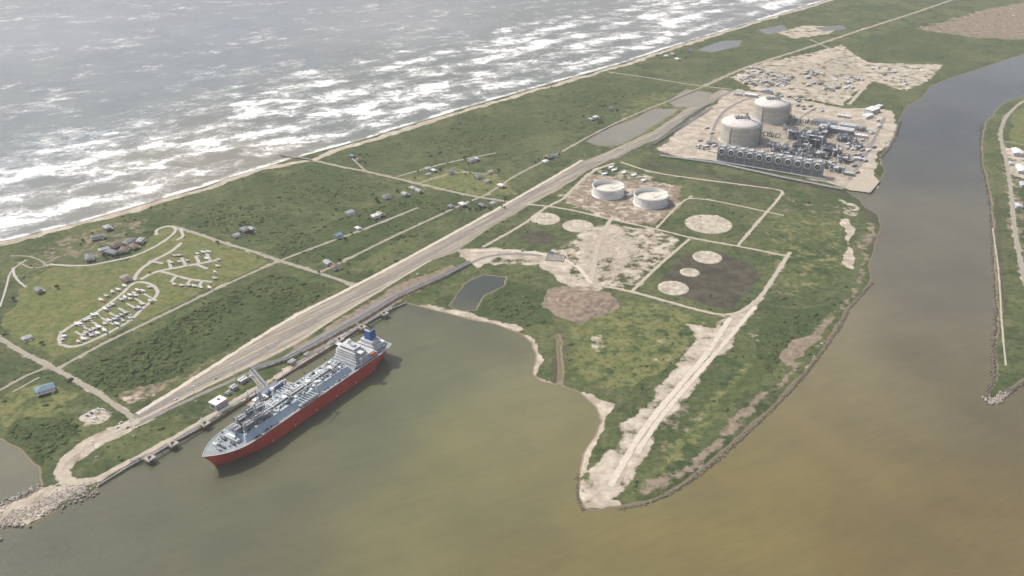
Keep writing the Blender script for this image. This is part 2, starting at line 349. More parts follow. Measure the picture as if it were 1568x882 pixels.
RM={'g':road('gravel_surface',(.23,.205,.165),(.34,.31,.255)),'s':road('shell_surface',(.30,.262,.205),(.45,.40,.32)),
    'p':road('packed_sand',(.42,.37,.295),(.58,.525,.44)),'a':road('old_asphalt',(.165,.155,.142),(.25,.235,.215)),'c':road('campground_paving',(.33,.31,.275),(.44,.42,.375))}
xs=axis(-1000,1150,4,-45000,45000); ys=axis(560,1800,4,-30000,60000,mid=(3500,9))
X,Y=np.meshgrid(xs,ys); x=X.ravel(); y=Y.ravel()
ls=landsdf(x,y); mk=masks(x,y)
Z=WATER+np.clip(ls*.2,-3,1.5)
gridmesh('ground',xs,ys,Z,MG,mk)
def smooth(pl,it=2):
    for _ in range(it):
        q=[pl[0]]
        for a,b in zip(pl[:-1],pl[1:]): q+= [a*.75+b*.25,a*.25+b*.75]
        q.append(pl[-1]); pl=np.array(q)
    return pl
def resample(pl,st):
    d=np.r_[0,np.cumsum(np.hypot(*np.diff(pl,axis=0).T))]; n=max(2,int(d[-1]/st)+1); t=np.linspace(0,d[-1],n)
    return np.stack([np.interp(t,d,pl[:,0]),np.interp(t,d,pl[:,1])],1)
def ribbon(name,pl,w,mat,z,jit=.14,sm=True,st=6):
    if sm: pl=smooth(pl)
    pl=resample(pl,st); t=np.gradient(pl,axis=0); t/=np.hypot(t[:,0],t[:,1])[:,None]+1e-9; n=np.stack([-t[:,1],t[:,0]],1)
    a=pl+n*(w/2*(1+jit*rng.normal(size=(len(pl),1)))); b=pl-n*(w/2*(1+jit*rng.normal(size=(len(pl),1))))
    m=M(); N=len(pl); m.add([(p[0],p[1],z) for p in a]+[(p[0],p[1],z) for p in b],[(i,N+i,N+i+1,i+1) for i in range(N-1)],mat)
    return m.obj(name)
nm={'g':'gravel_road','s':'dirt_road','p':'sand_road','a':'road','c':'campground_road'}
for i,(pts,w,kk) in enumerate(ROADS): ribbon(nm[kk],PL(pts),w,RM[kk],.08+.006*i)
k=K('crushed_shell'); n=k.noise(.12,6,.7); v=nd(k.nt,'ShaderNodeTexVoronoi',{'Vector':k.pos,'Scale':.16},feature='DISTANCE_TO_EDGE').outputs['Distance']; n_=k.noise(1/25,4,.6)
c=k.mix(k.rng(n,.35,.65),(.33,.285,.22),(.58,.53,.44)); c=k.mix(k.rng(v,0,.12,.5,0),c,(.27,.235,.175)); c=k.mix(k.rng(n_,.5,.66,0,.55),c,(.22,.195,.145)); MPAD=k.fin(c,.95,bump=n,bs=.4)
for u,v_,rx,ry in PADS:
    cx,cy=P(u,v_); r=abs(P(u+rx,v_)[0]-cx); m=M(); N=64
    vs=[(cx,cy,.62)];
    for i in range(N):
        t=2*math.pi*i/N; rr=r*(1+.05*rng.normal()); vs.append((cx+rr*math.cos(t),cy+rr*math.sin(t),.60))
    for i in range(N):
        t=2*math.pi*i/N; vs.append((cx+(r+2)*math.cos(t),cy+(r+2)*math.sin(t),.02))
    m.add(vs,[(0,1+i,1+(i+1)%N) for i in range(N)]+[(1+i,1+N+i,1+N+(i+1)%N,1+(i+1)%N) for i in range(N)],MPAD); m.obj('demolished_tank_pad')
# ================================================================ WATER
CP=[(0,700,125,125,105),(60,850,96,100,84),(300,800,100,102,82),(500,850,112,110,80),(640,620,114,119,90),(780,600,126,130,98),(700,700,133,132,88),(640,790,135,130,84),(860,640,142,136,98),(800,840,126,118,76),(1000,850,129,117,74),(1100,790,140,129,80),(1300,850,125,110,70),(1300,700,139,127,84),(1500,800,121,107,69),(1500,700,126,114,78),(1350,580,142,133,100),(1450,560,108,101,82),(1480,635,104,95,74),(1440,600,120,111,83),(1300,520,147,140,110),(1400,480,126,119,98),(1440,420,104,102,90),(1400,400,120,115,98),(1440,330,120,116,99),(1400,270,90,92,87),(1440,200,82,87,90),(1500,140,95,101,104),(1600,90,112,120,122),(560,650,104,110,86),(400,760,97,100,82),(100,900,94,97,80),  # water colours: sediment plus painted cloud shadow, sky reflection and glare
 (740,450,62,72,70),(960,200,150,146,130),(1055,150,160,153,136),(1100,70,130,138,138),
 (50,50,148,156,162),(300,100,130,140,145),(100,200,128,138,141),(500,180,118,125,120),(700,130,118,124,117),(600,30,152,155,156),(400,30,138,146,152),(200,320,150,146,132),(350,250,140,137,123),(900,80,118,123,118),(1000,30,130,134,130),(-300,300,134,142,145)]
wx_=axis(-1100,1150,12,-45000,45000,1.15); wy_=axis(500,3400,12,-30000,60000,1.15)
X,Y=np.meshgrid(wx_,wy_); x=X.ravel();y=Y.ravel()
cl=PL(coast); cd=segdist(x,y,cl,False)
oc=(inside(x,y,np.vstack([cl,[[-200,60000]],[[-60000,60000]],[[-60000,-3000]]]))).astype(float)
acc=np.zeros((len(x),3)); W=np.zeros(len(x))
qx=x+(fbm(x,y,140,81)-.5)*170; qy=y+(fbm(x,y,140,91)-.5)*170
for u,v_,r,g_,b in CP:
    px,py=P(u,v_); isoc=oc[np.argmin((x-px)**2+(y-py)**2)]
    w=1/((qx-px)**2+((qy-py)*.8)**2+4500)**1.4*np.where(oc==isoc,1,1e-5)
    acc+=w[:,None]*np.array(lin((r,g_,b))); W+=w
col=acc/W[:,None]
k=K('turbid_water_cloud_shade'); at=k.attr('wcol','Color'); oce=k.attr('ocean'); sd=k.attr('shore')
r1=nd(k.nt,'ShaderNodeMapping',{0:k.pos,'Rotation':(0,0,math.radians(-26))}).outputs[0]
def aniso(sx,sy,off=0): return nd(k.nt,'ShaderNodeMapping',{0:r1,'Scale':(sx,sy,1),'Location':(off,0,0)}).outputs[0]
warp=nd(k.nt,'ShaderNodeTexNoise',{'Vector':k.pos,'Scale':1/70,'Detail':3}).outputs['Color']
def wv(sx,sy,off,amt):
    a=aniso(sx,sy,off); w=nd(k.nt,'ShaderNodeVectorMath',{0:warp,1:(amt,amt,0)},operation='MULTIPLY').outputs[0]
    return nd(k.nt,'ShaderNodeVectorMath',{0:a,1:w},operation='ADD').outputs[0]
f1=k.noise(1,9,.72,vec=wv(1/66,1/46,0,.9)); f2=k.noise(1/210,3,.5); f3=k.noise(1,6,.72,vec=wv(1/30,1/18,5,.8)); fl=k.noise(1/6,4,.8)
d1=k.rng(sd,0,24,.24,0); d2=k.math('MULTIPLY',k.rng(sd,10,70),k.rng(sd,320,690,1,0))
row=k.math('SINE',k.math('ADD',k.math('MULTIPLY',sd,.055),k.math('MULTIPLY',k.noise(1/110,3,.6),8.0)))
lik=k.math('ADD',d1,k.math('MULTIPLY',d2,.125)); lik=k.math('ADD',lik,k.math('MULTIPLY',k.math('SUBTRACT',f2,.5),.32)); lik=k.math('ADD',lik,k.math('MULTIPLY',k.math('MULTIPLY',row,d2),.045))
val=k.math('ADD',k.math('ADD',f1,lik),k.math('MULTIPLY',k.math('SUBTRACT',fl,.5),.26))
foam=k.math('MULTIPLY',k.rng(val,.640,.708),oce)
val2=k.math('ADD',f3,k.math('MULTIPLY',lik,.5)); wc=k.math('MULTIPLY',k.math('MULTIPLY',k.rng(val2,.705,.75),oce),.7)
thin=k.math('MULTIPLY',k.rng(val,.52,.67,0,.28),oce)
foam=k.math('MAXIMUM',k.math('MAXIMUM',foam,wc),thin)
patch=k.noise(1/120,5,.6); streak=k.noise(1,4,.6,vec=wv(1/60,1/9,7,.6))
base=k.mul(at,k.mix(k.rng(patch,.3,.7),(.87,.88,.91),(1.05,1.04,1.0)))  # broad patches: silt tone and mild cloud shadow painted into the colour
base=k.mul(base,k.mix(k.rng(streak,.3,.7),(.95,.95,.955),(1.03,1.03,1.02)))
base=k.mul(base,k.mix(oce,(.71,.71,.70),(.88,.88,.88)))
base=k.mix(foam,base,(.82,.82,.805))
rp=k.noise(1,5,.65,vec=wv(1/9,1/4,9,.5)); rp2=k.noise(1,4,.6,vec=wv(1/45,1/14,3,.6))
hgt=k.math('ADD',k.math('MULTIPLY',rp,k.rng(oce,0,1,.5,1.0)),k.math('MULTIPLY',rp2,k.rng(oce,0,1,.18,2.8)))
MW=k.fin(base,k.rng(foam,0,1,.22,.8),bump=hgt,bs=1.0,bd=1.0,spec=.5,ior=1.33)
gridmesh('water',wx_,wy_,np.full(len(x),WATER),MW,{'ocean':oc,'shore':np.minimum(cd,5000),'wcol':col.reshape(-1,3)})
# ================================================================ VEGETATION
def veg_mat(name,a,b):
    k=K(name); n=k.noise(.5,3,.7); v=k.attr('tone'); return k.fin(k.mix(k.math('ADD',k.math('MULTIPLY',v,.7),k.math('MULTIPLY',n,.3)),a,b),.9,spec=.1)
MV=veg_mat('scrub_leaves',(.034,.056,.017),(.098,.124,.042))
bm=bmesh.new(); bmesh.ops.create_icosphere(bm,subdivisions=1,radius=1); iv1=np.array([v.co[:] for v in bm.verts]); fi1=np.array([[v.index for v in f.verts] for f in bm.faces]); bm.free()
def blobs(name,px,py,r,hh,mat,z0,base=(iv1,fi1),rough=.28):
    V,F=base; n=len(px); var=[V*(1+rough*rng.normal(size=(len(V),1))) for _ in range(24)]
    vi=rng.integers(0,24,n); A=np.stack(var)[vi]; th=rng.random(n)*6.283; c,s=np.cos(th)[:,None],np.sin(th)[:,None]
    x=A[:,:,0]*c-A[:,:,1]*s; y=A[:,:,0]*s+A[:,:,1]*c
    el=rng.uniform(.7,1.4,n)[:,None]
    co=np.stack([px[:,None]+x*r[:,None]*el,py[:,None]+y*r[:,None]/el,z0+A[:,:,2]*hh[:,None]],2).reshape(-1,3).astype(np.float32)
    q=(F[None]+(np.arange(n)*len(V))[:,None,None]).reshape(-1,3).astype(np.int32)
    me=bpy.data.meshes.new(name); me.vertices.add(len(co)); me.vertices.foreach_set('co',co.ravel()); me.loops.add(q.size); me.loops.foreach_set('vertex_index',q.ravel())
    me.polygons.add(len(q)); me.polygons.foreach_set('loop_start',np.arange(0,q.size,3,dtype=np.int32)); me.update(calc_edges=True)
    t=np.repeat(rng.random(n),len(V))*.7+rng.random(n*len(V))*.3
    at=me.attributes.new('tone','FLOAT','POINT'); at.data.foreach_set('value',t.astype(np.float32)); me.materials.append(mat); return put(name,me)
N=200000
yy=rng.uniform(640,2700,N); xx=rng.uniform(-1,1,N)*(yy*.62+60)
sel=landsdf(xx,yy)>9
xx,yy=xx[sel],yy[sel]; m_=masks(xx,yy)
cl_=fbm(xx,yy,90,51,5); cf=fbm(xx,yy,16,61,3)
p=ss(.46,.70,cl_*.65+cf*.35+.10*m_['scrub'])*(.12+.88*ss(.3,.7,m_['scrub']))*(1-ss(.3,.5,m_['sand']))*(1-.90*ss(.3,.6,m_['lawn']))*(1-ss(.35,.5,m_['brown']))*(1-.8*ss(.3,.6,m_['dark']))*(1-ss(.2,.45,m_['strip']))
for pts,w,kk in ROADS: p*=(ldist(xx,yy,PL(pts))>w*.8)
p*=np.clip(1.6-yy/2200,.3,1)
sel=rng.random(len(xx))<p*.8; xx,yy=xx[sel],yy[sel]
r=rng.uniform(.8,1.0,len(xx))*np.exp(rng.normal(.42,.5,len(xx))); r=np.minimum(r,4.6); print('bushes',len(xx))
blobs('scrub_foliage',xx,yy,r,r*rng.uniform(.35,.65,len(r)),MV,.1)
# ================================================================ OBJECT MATERIALS
WH=simple('white_paint',(.78,.79,.78),.5,0,.10,.15); LG=simple('light_grey',(.47,.49,.50),.6,0,.2,.2); GR=simple('grey_steel',(.22,.24,.26),.55,.2,.3,.3)
DG=simple('dark_steel',(.065,.08,.095),.55,.2,.4,.3); CON=simple('concrete',(.40,.38,.34),.85,0,.2,.12); CON2=simple('weathered_concrete',(.25,.235,.21),.9,0,.3,.2)
RED=simple('hull_red',(.58,.065,.030),.42,0,.16,.05); REDK=simple('boot_topping',(.26,.03,.02),.5,0,.3,.1); BLU=simple('arm_blue',(.03,.13,.34),.5,0,.2); TRK=simple('trunk_deck',(.44,.52,.58),.55,0,.12,.1)
DK=simple('deck_green_grey',(.28,.32,.33),.6,0,.2,.1); GL=simple('window_glass',(.03,.04,.05),.15,0,.2); ORG=simple('lifeboat_orange',(.65,.16,.03),.5); YEL=simple('crane_yellow',(.55,.38,.05),.5)
TK=simple('tank_white',(.78,.78,.75),.5,0,.06,.05); LNG=simple('lng_concrete',(.54,.52,.46),.85,0,.16,.06); DOM=simple('dome_concrete',(.62,.60,.55),.8,0,.12,.05); FR=simple('floating_roof_deck',(.62,.59,.51),.8,0,.15,.06)
RK=simple('rock',(.34,.305,.26),.95,0,.45,.2); RKD=simple('dark_rock',(.15,.13,.10),.95,0,.4,.2); BLK=simple('black_rubber',(.03,.03,.03),.8); FAN=simple('fan_well',(.05,.055,.06),.8); BAY=simple('cooler_bay_cladding',(.30,.32,.33),.7,.1,.3,.2); SHR=simple('fan_shroud',(.62,.63,.62),.6,0,.15,.2)
RFS=[simple('roof_%s'%n,c,.8,0,.2,.3) for n,c in [('slate',(.20,.21,.22)),('tan',(.38,.32,.25)),('blue',(.16,.24,.30)),('white',(.66,.66,.64)),('brown',(.20,.15,.11)),('grey',(.36,.37,.37))]]
WLS=[simple('siding_%s'%n,c,.8,0,.1,.3) for n,c in [('cream',(.60,.54,.43)),('blue',(.34,.43,.50)),('white',(.70,.70,.67)),('grey',(.40,.40,.39))]]
# ================================================================ SHIP
def hull():
    m=M(); B=21.7; NU=72; lv=[-.15,0,.06,.3,.6,.85,1.0]
    def pt(u,f,sg):
        fz=max(f,0); x=5*(1-fz)+u*((273+13*fz**1.3)-5*(1-fz)); ub=.74+.05*fz
        g=1.0
        if u>ub: g=max(0,1-((u-ub)/(1-ub))**(1.7+1.0*fz))
        us=.20-.13*fz; low=.10+.68*fz
        if u<us: g=low+(1-low)*math.sin(math.pi/2*u/us)
        dz=19+3.2*max(0,(u-.84)/.16)**1.5
        return (x,sg*B*g,(f*dz if f>=0 else f*19))
    for sg in(1,-1):
        for li in range(len(lv)-1):
            vs=[];
            for i in range(NU+1):
                u=1-(1-i/NU)**1.25; vs.append(pt(u,lv[li],sg))
            for i in range(NU+1):
                u=1-(1-i/NU)**1.25; vs.append(pt(u,lv[li+1],sg))
            fs=[(i,i+1,NU+2+i,NU+1+i) if sg>0 else (i,NU+1+i,NU+2+i,i+1) for i in range(NU)]
            m.add(vs,fs,REDK if li<2 else RED)
    for li in range(len(lv)-1):
        a,b,c,d=pt(0,lv[li],1),pt(0,lv[li],-1),pt(0,lv[li+1],-1),pt(0,lv[li+1],1); m.add([a,b,c,d],[(0,1,2,3)],RED)
    vs=[]
    for i in range(NU+1):
        u=1-(1-i/NU)**1.25; a=pt(u,.985,1); b=pt(u,.985,-1); vs+=[a,b]
    m.add(vs,[(2*i,2*i+1,2*i+3,2*i+2) for i in range(NU)],DK)
    for sg in(1,-1):
        pts=[Vector(pt(1-(1-i/40)**1.25,1,sg)) for i in range(41)]
        for a,b in zip(pts[:-1],pts[1:]): m.tube(a,b,.28,WH,5); m.tube(a+Vector((0,0,1.1)),b+Vector((0,0,1.1)),.09,LG,4)
    return m,pt
m,pt=hull(); DZ=18.8
def prismx(m,x0,x1,w0,w1,z0,z1,mat,sl=0):
    m.add([(x0,-w0,z0),(x1,-w0,z0),(x1,w0,z0),(x0,w0,z0),(x0+sl,-w1,z1),(x1-sl,-w1,z1),(x1-sl,w1,z1),(x0+sl,w1,z1)],[(4,5,6,7),(0,1,5,4),(1,2,6,5),(2,3,7,6),(3,0,4,7)],mat)
prismx(m,74,243,17.2,12.5,DZ,DZ+6.5,TRK,4)
for i in range(12):
    xx0=84+i*13.2; m.box(xx0,xx0+.6,-12.3,12.3,DZ+6.5,DZ+6.9,LG)
ZT=DZ+6.5
for y_,r_,c in [(-2.5,.7,WH),(-1,.55,GR),(.6,.7,WH),(2.2,.45,LG),(3.6,.4,DG),(-4.2,.4,WH)]:
    m.tube((78,y_,ZT+2.2+.2*y_%.7),(238,y_,ZT+2.2+.2*y_%.7),r_,c,6)
for i in range(33):
    x_=79+i*4.9; m.box(x_,x_+.4,-5,4.5,ZT,ZT+1.6,DG)
m.box(76,240,5.2,6.8,ZT+1.9,ZT+2.15,GR); m.rail([(76,6.8,ZT+2.1),(240,6.8,ZT+2.1)],1.1,WH,.08)
m.rail([(78,12.4,ZT),(240,12.4,ZT)],1.2,WH,.1); m.rail([(78,-12.4,ZT),(240,-12.4,ZT)],1.2,WH,.1)
for x_ in(95,130,168,206):
    m.prof(x_,0,[(3.2,ZT),(3.2,ZT+3.5),(2.6,ZT+4.2),(0,ZT+4.6)],WH,14); m.prof(x_+9,-1,[(2.0,ZT),(2.0,ZT+3.0),(0,ZT+3.6)],LG,12)
    m.box(x_-6,x_-2,-5,5,ZT+3.2,ZT+3.5,GR); m.tube((x_+5,0,ZT),(x_+5,0,ZT+17),.55,WH,8,.35); m.prof(x_+5,0,[(.9,ZT+16),(.9,ZT+18)],GR,8)
    for yy_ in(-7,7):
        m.tube((x_-1,yy_,ZT),(x_-1,yy_,ZT+4),.3,LG)
    m.tube((x_-1,-7,ZT+4),(x_-1,7,ZT+4),.35,LG)
    m.box(x_-10,x_-7,7,10,ZT,ZT+2.5,WH); m.box(x_+12,x_+15,-10,-7,ZT,ZT+2.2,LG)
for x_ in range(140,163,4):
    m.tube((x_,-21,DZ+5.5),(x_,21,DZ+5.5),.55,LG)
    for sg in(-1,1): m.tube((x_,sg*18,DZ+5.5),(x_,sg*18,DZ),.4,GR); m.tube((x_,sg*20.6,DZ+5.5),(x_,sg*21.4,DZ+5.5),.95,WH,8)
for sg in(-1,1):
    m.box(136,166,sg*19-2,sg*19+2,DZ+3.2,DZ+3.5,DK); m.rail([(136,sg*21,DZ+3.4),(166,sg*21,DZ+3.4)],1.1,WH,.1)
def crane(m,x,y,h,L,ang,c1=WH):
    m.tube((x,y,DZ),(x,y,DZ+h),1.3,c1,10,1.0); m.box(x-1.8,x+1.8,y-1.8,y+1.8,DZ+h,DZ+h+3,c1)
    e=(x+L*math.cos(ang),y+L*math.sin(ang),DZ+h+6); m.tube((x,y,DZ+h+2.5),e,.75,c1,6,.4); m.tube((x,y,DZ+h+4.5),e,.15,GR,4)
crane(m,171,-15.5,15,19,math.pi*.93); crane(m,133,15.5,14,20,0.1); crane(m,60,18.5,8,10,2.6); crane(m,60,-18.5,8,10,-2.6)
for j,(x0,y0,w,d,h) in enumerate([(196,-11,11,9,9),(209,-11,11,9,11),(222,-11,10,9,9),(198,3.5,10,8,7),(210,3.5,11,8,9),(224,3,10,8,8),(236,-6,8,11,6)]):
    z0=ZT
    for a in(0,w):
        for b in(0,d): m.tube((x0+a,y0+b,z0),(x0+a,y0+b,z0+h),.3,DG,4)
    for kz in(.34,.67,1):
        zz=z0+h*kz; m.box(x0,x0+w,y0,y0+d,zz-.15,zz,[LG,DK,GR][j%3] if kz<1 else [GR,DG,GR][j%3])
        m.rail([(x0,y0,zz),(x0+w,y0,zz),(x0+w,y0+d,zz),(x0,y0+d,zz),(x0,y0,zz)],1.1,LG,.09)
    for q in range(4):
        xx_=x0+1.5+q*(w-3)/3; m.prof(xx_,y0+d*.5,[(.9,z0),(.9,z0+h+1.2),(0,z0+h+1.8)],[WH,LG,WH,GR][q],8)
        m.tube((xx_,y0,z0+1+q*1.3),(xx_,y0+d,z0+1+q*1.3),.35,WH,6)
rr=random.Random(3)
for i in range(190):
    x_=rr.uniform(80,238); sg=rr.choice((-1,1)); y_=sg*rr.uniform(5.5,11.5); a,b,h=rr.uniform(.4,1.8),rr.uniform(.4,1.5),rr.uniform(.6,2.8)
    m.box(x_-a,x_+a,y_-b,y_+b,ZT,ZT+h,rr.choice([WH,WH,LG,GR,DG,DG]))
for i in range(90):
    x_=rr.uniform(20,245); sg=rr.choice((-1,1)); y_=sg*rr.uniform(18,20.3); m.box(x_-.8,x_+.8,y_-.5,y_+.5,DZ,DZ+rr.uniform(.6,2),rr.choice([WH,LG,GR,DG]))
for i in range(46):
    x_=rr.uniform(84,236); y_=rr.uniform(-10,3); L_=rr.uniform(3,11); h=ZT+rr.uniform(2.5,5.5); m.path([(x_,y_,ZT),(x_,y_,h),(x_,y_+L_,h),(x_,y_+L_,ZT)],.36,rr.choice([WH,WH,DG]),5)
for x_,y_ in[(252,-7),(252,7),(262,-4),(262,4)]:
    m.box(x_-2.5,x_+2.5,y_-2,y_+2,DZ,DZ+1,DK); m.tube((x_,y_-3,DZ+2),(x_,y_+3,DZ+2),1.3,DG,10); m.box(x_+3,x_+6,y_-.5,y_+.5,DZ+.2,DZ+1.6,GR)
m.tube((268,0,DZ+.5),(268,0,DZ+17),.6,WH,8,.3); m.box(266.5,269.5,-2.5,2.5,DZ+9,DZ+9.3,WH); m.box(244,249,-10,10,DZ,DZ+3.5,LG); m.box(245,248,-5,5,DZ+3.5,DZ+6,WH)
for q in range(10): m.tube((250+q*2.6,(14-q*1.2)*(1 if q%2 else -1),DZ),(250+q*2.6,(14-q*1.2)*(1 if q%2 else -1),DZ+1.6),.6,DG,8)
def tier(x0,x1,w,z0,z1,mat=WH,win=True):
    m.box(x0,x1,-w,w,z0,z1,mat)
    m.box(x0-.5,x1+.7,-w-.7,w+.7,z1,z1+.18,LG)
    if win:
        zc=(z0+z1)/2+.2
        n=int((2*w)/3)
        for i in range(n):
            y_=-w+1.5+i*(2*w-3)/max(1,n-1); m.box(x1,x1+.06,y_-.5,y_+.5,zc-.5,zc+.5,GL)
        n=int((x1-x0)/3)
        for i in range(n):
            x_=x0+1.5+i*(x1-x0-3)/max(1,n-1)
            for sg in(-1,1): m.box(x_-.5,x_+.5,sg*w-.05 if sg<0 else w,sg*w if sg<0 else w+.05,zc-.5,zc+.5,GL)
tier(30,68,17.5,DZ,DZ+4); tier(33,67,16.5,DZ+4.2,DZ+7.5); tier(44,66,15.5,DZ+7.7,DZ+10.8); tier(46,65.5,15,DZ+11,DZ+14); tier(48,65,14,DZ+14.2,DZ+17.2)
tier(50,63,11,DZ+17.4,DZ+21); m.box(55,61,-21.5,21.5,DZ+17.6,DZ+18.1,WH); m.box(55,61,-21.5,-20.9,DZ+18.1,DZ+19.3,WH); m.box(55,61,20.9,21.5,DZ+18.1,DZ+19.3,WH)
m.box(63,63.1,-10.6,10.6,DZ+19,DZ+20.4,GL); m.box(53,62,11,11.1,DZ+19,DZ+20.4,GL)
m.tube((57,0,DZ+21),(57,0,DZ+31),.7,WH,8,.4); m.box(56,58,-5,5,DZ+27,DZ+27.5,WH); m.box(55.5,59,-2.5,2.5,DZ+29,DZ+29.4,LG); m.prof(54,-6,[(1.5,DZ+21),(1.9,DZ+22.5),(1.5,DZ+24),(0,DZ+24.6)],WH,12); m.prof(54,6,[(1.2,DZ+21),(1.4,DZ+22.3),(0,DZ+23.6)],WH,12)
tier(12,30,11,DZ,DZ+8); tier(14,28,9,DZ+8.2,DZ+13); m.box(15,26,-5,5,DZ+13.2,DZ+25,BLU,0,.6); m.box(15.6,25.4,-4.5,4.5,DZ+25,DZ+27.5,WH,0,.3); m.box(16.2,24.8,-4,4,DZ+27.5,DZ+28.6,DG)
for y_ in(-2.4,0,2.4): m.tube((20,y_,DZ+28.4),(20,y_,DZ+31),.8,DG,8)
m.box(3,11,-8,8,DZ,DZ+3,WH); m.box(5,9,-3,3,DZ+3,DZ+5,LG)
for sg in(-1,1):
    for x_ in(34,):
        m.box(x_,x_+9,sg*19.2-1.5,sg*19.2+1.5,DZ+5,DZ+7.2,ORG,0,.5); m.tube((x_+1,sg*17.6,DZ+4),(x_+1,sg*20,DZ+8.6),.25,WH); m.tube((x_+8,sg*17.6,DZ+4),(x_+8,sg*20,DZ+8.6),.25,WH)
    m.rail([(2,sg*15,DZ),(20,sg*20.5,DZ)],1.1,WH,.12)
    for q in range(5): m.tube((4+q*2,sg*(12+q*.6),DZ),(4+q*2,sg*(12+q*.6),DZ+1.5),.6,DG,8)
for i in range(6): m.box(40+i*34,41.0+i*34,21.68,21.8,2.5,4.5,WH)
SO=(-166,997); SA=math.atan2(-.839,-.545)
m.obj('lng_carrier_ship',(SO[0],SO[1],WATER),SA)
def SHIP(x,y): return (SO[0]+x*math.cos(SA)-y*math.sin(SA),SO[1]+x*math.sin(SA)+y*math.cos(SA))
# ================================================================ JETTY
def dolphin(u,v):
    x,y=P(u,v); m=M(); 
    for a in(-3,0,3):
        for b in(-3,0,3): m.tube((a,b,-5),(a,b,3),.6,CON2,8)
    m.box(-5,5,-5,5,3,4.8,CON); m.box(-1.5,1.5,-1,1,4.8,6.4,DG); m.prof(2.8,2.8,[(.5,4.8),(.5,6),(.8,6.2),(.8,6.6),(0,6.6)],DG,10); m.rail([(-4.7,-4.7,4.8),(4.7,-4.7,4.8),(4.7,4.7,4.8),(-4.7,4.7,4.8)],1.2,YEL,.1)
    m.obj('mooring_dolphin',(x,y,0),SA); return (x,y)
D=[dolphin(*q) for q in[(230,706),(265,684),(314,653)]]
D2=[dolphin(*q) for q in[(520,524),(554,505),(588,484)]]
for x_ in(95,125,180,215):
    q=SHIP(x_,-29); m=M()
    for a in(-3,3):
        for b in(-3,3): m.tube((a,b,-5),(a,b,4),.7,CON2,8)
    m.box(-5,5,-4.5,4.5,4,6,CON); m.box(-3,3,4.5,6.5,0,6.5,BLK); m.box(-1,1,-1,1,6,7.6,DG); m.obj('breasting_dolphin',(q[0],q[1],WATER),SA)
def walkway(a,b,z=4.2,w=1.6,name='steel_walkway'):
    a=Vector((*a,z));b=Vector((*b,z));d=b-a;L=d.length;an=math.atan2(d.y,d.x); m=M()
    m.box(0,L,-w/2,w/2,-.25,0,GR)
    for sy in(-w/2,w/2):
        m.tube((0,sy,1.6),(L,sy,1.6),.15,LG,4); n=max(2,int(L/4))
        for i in range(n): m.tube((L*i/n,sy,0),(L*(i+1)/n,sy,1.6),.1,LG,4); m.tube((L*i/n,sy,0),(L*i/n,sy,1.6),.12,LG,4)
    for i in range(1,max(2,int(L/30))): m.tube((L*i/max(2,int(L/30)),0,-8),(L*i/max(2,int(L/30)),0,0),.5,CON2,8)
    m.obj(name,a,an)
def cpts(*L): return [P(*q) for q in L]
wk=cpts((230,704),(265,682),(314,652),(360,622),(398,600)); 
for a,b in zip(wk[:-1],wk[1:]): walkway(a,b,w=2.4)
wk=cpts((455,562),(520,522),(554,503),(588,482)); 
for a,b in zip(wk[:-1],wk[1:]): walkway(a,b,w=2.4)
for q in ((230,700),(200,712)),((588,482),(604,470)),((520,522),(505,527)),((554,503),(545,500)),((314,652),(308,645)): walkway(P(*q[0]),P(*q[1]))
pc=SHIP(152,-40); m=M()
for a in range(-27,28,9):
    for b in(-9,0,9): m.tube((a,b,-6),(a,b,5),.7,CON2,8)
m.box(-30,30,-11,11,5,6.5,CON); m.rail([(-30,11,6.5),(30,11,6.5),(30,-11,6.5),(-30,-11,6.5),(-30,11,6.5)],1.2,YEL,.12)
m.box(-25,-15,-9,-3,6.5,10.5,WH); m.box(-25.3,-14.7,-9.3,-2.7,10.5,10.8,LG); m.box(14,23,-9,-4,6.5,10,WH); m.box(24,28,2,8,6.5,12,GR)
for i in range(9): m.tube((-12+i*3,-11,8),(-12+i*3,7,8),.35,[LG,WH,DG][i%3])
m.box(-14,14,-3,-2,9,9.4,GR)
for a in(-14,14):
    for b in(-8,4): m.tube((a,b,6.5),(a,b,15),.35,GR,4)
m.box(-14,14,-8,4,14.7,15,GR); m.rail([(-14,-8,15),(14,-8,15),(14,4,15),(-14,4,15),(-14,-8,15)],1.2,LG,.12)
for a in(-28,27): m.tube((a,-9,6.5),(a,-9,24),.3,LG,6); m.box(a-1,a+1,-9.5,-8.5,24,25,WH)
m.obj('loading_platform',(pc[0],pc[1],WATER),SA)
for i,dx in enumerate((-10,-5,0,5,10)):
    q=SHIP(152+dx,-33); m=M()
    m.tube((0,0,6.5),(0,0,20),.9,BLU,10,.7); m.tube((0,-3,15),(0,7,28),.7,BLU,8); m.tube((0,7,28),(0,11,14),.55,BLU,8); m.box(-1.3,1.3,-6,-3,13,16.5,BLU); m.prof(0,7,[(.2,27),(1.2,28),(.2,29)],WH,8); m.tube((0,0,20),(0,-1,24),.4,BLU); m.obj('loading_arm',(q[0],q[1],WATER),SA)
q=SHIP(176,-33); m=M()
for a in(-2.5,2.5):
    for b in(-2.5,2.5): m.tube((a,b,6),(a,b,30),.3,BLU,4)
for i in range(7): m.box(-2.6,2.6,-2.6,2.6,8+i*3.5,8.2+i*3.5,GR)
m.box(-.8,.8,2.5,14,26,26.3,WH); m.rail([(-.8,2.5,26.3),(-.8,14,26.3)],1.1,WH,.1); m.obj('gangway_tower',(q[0],q[1],WATER),SA)
a=SHIP(152,-51); b=P(380,573); d=Vector(b)-Vector(a); L=d.length; an=math.atan2(d.y,d.x); m=M()
m.box(0,L,-9,2,4,4.8,CON2); n=int(L/9)
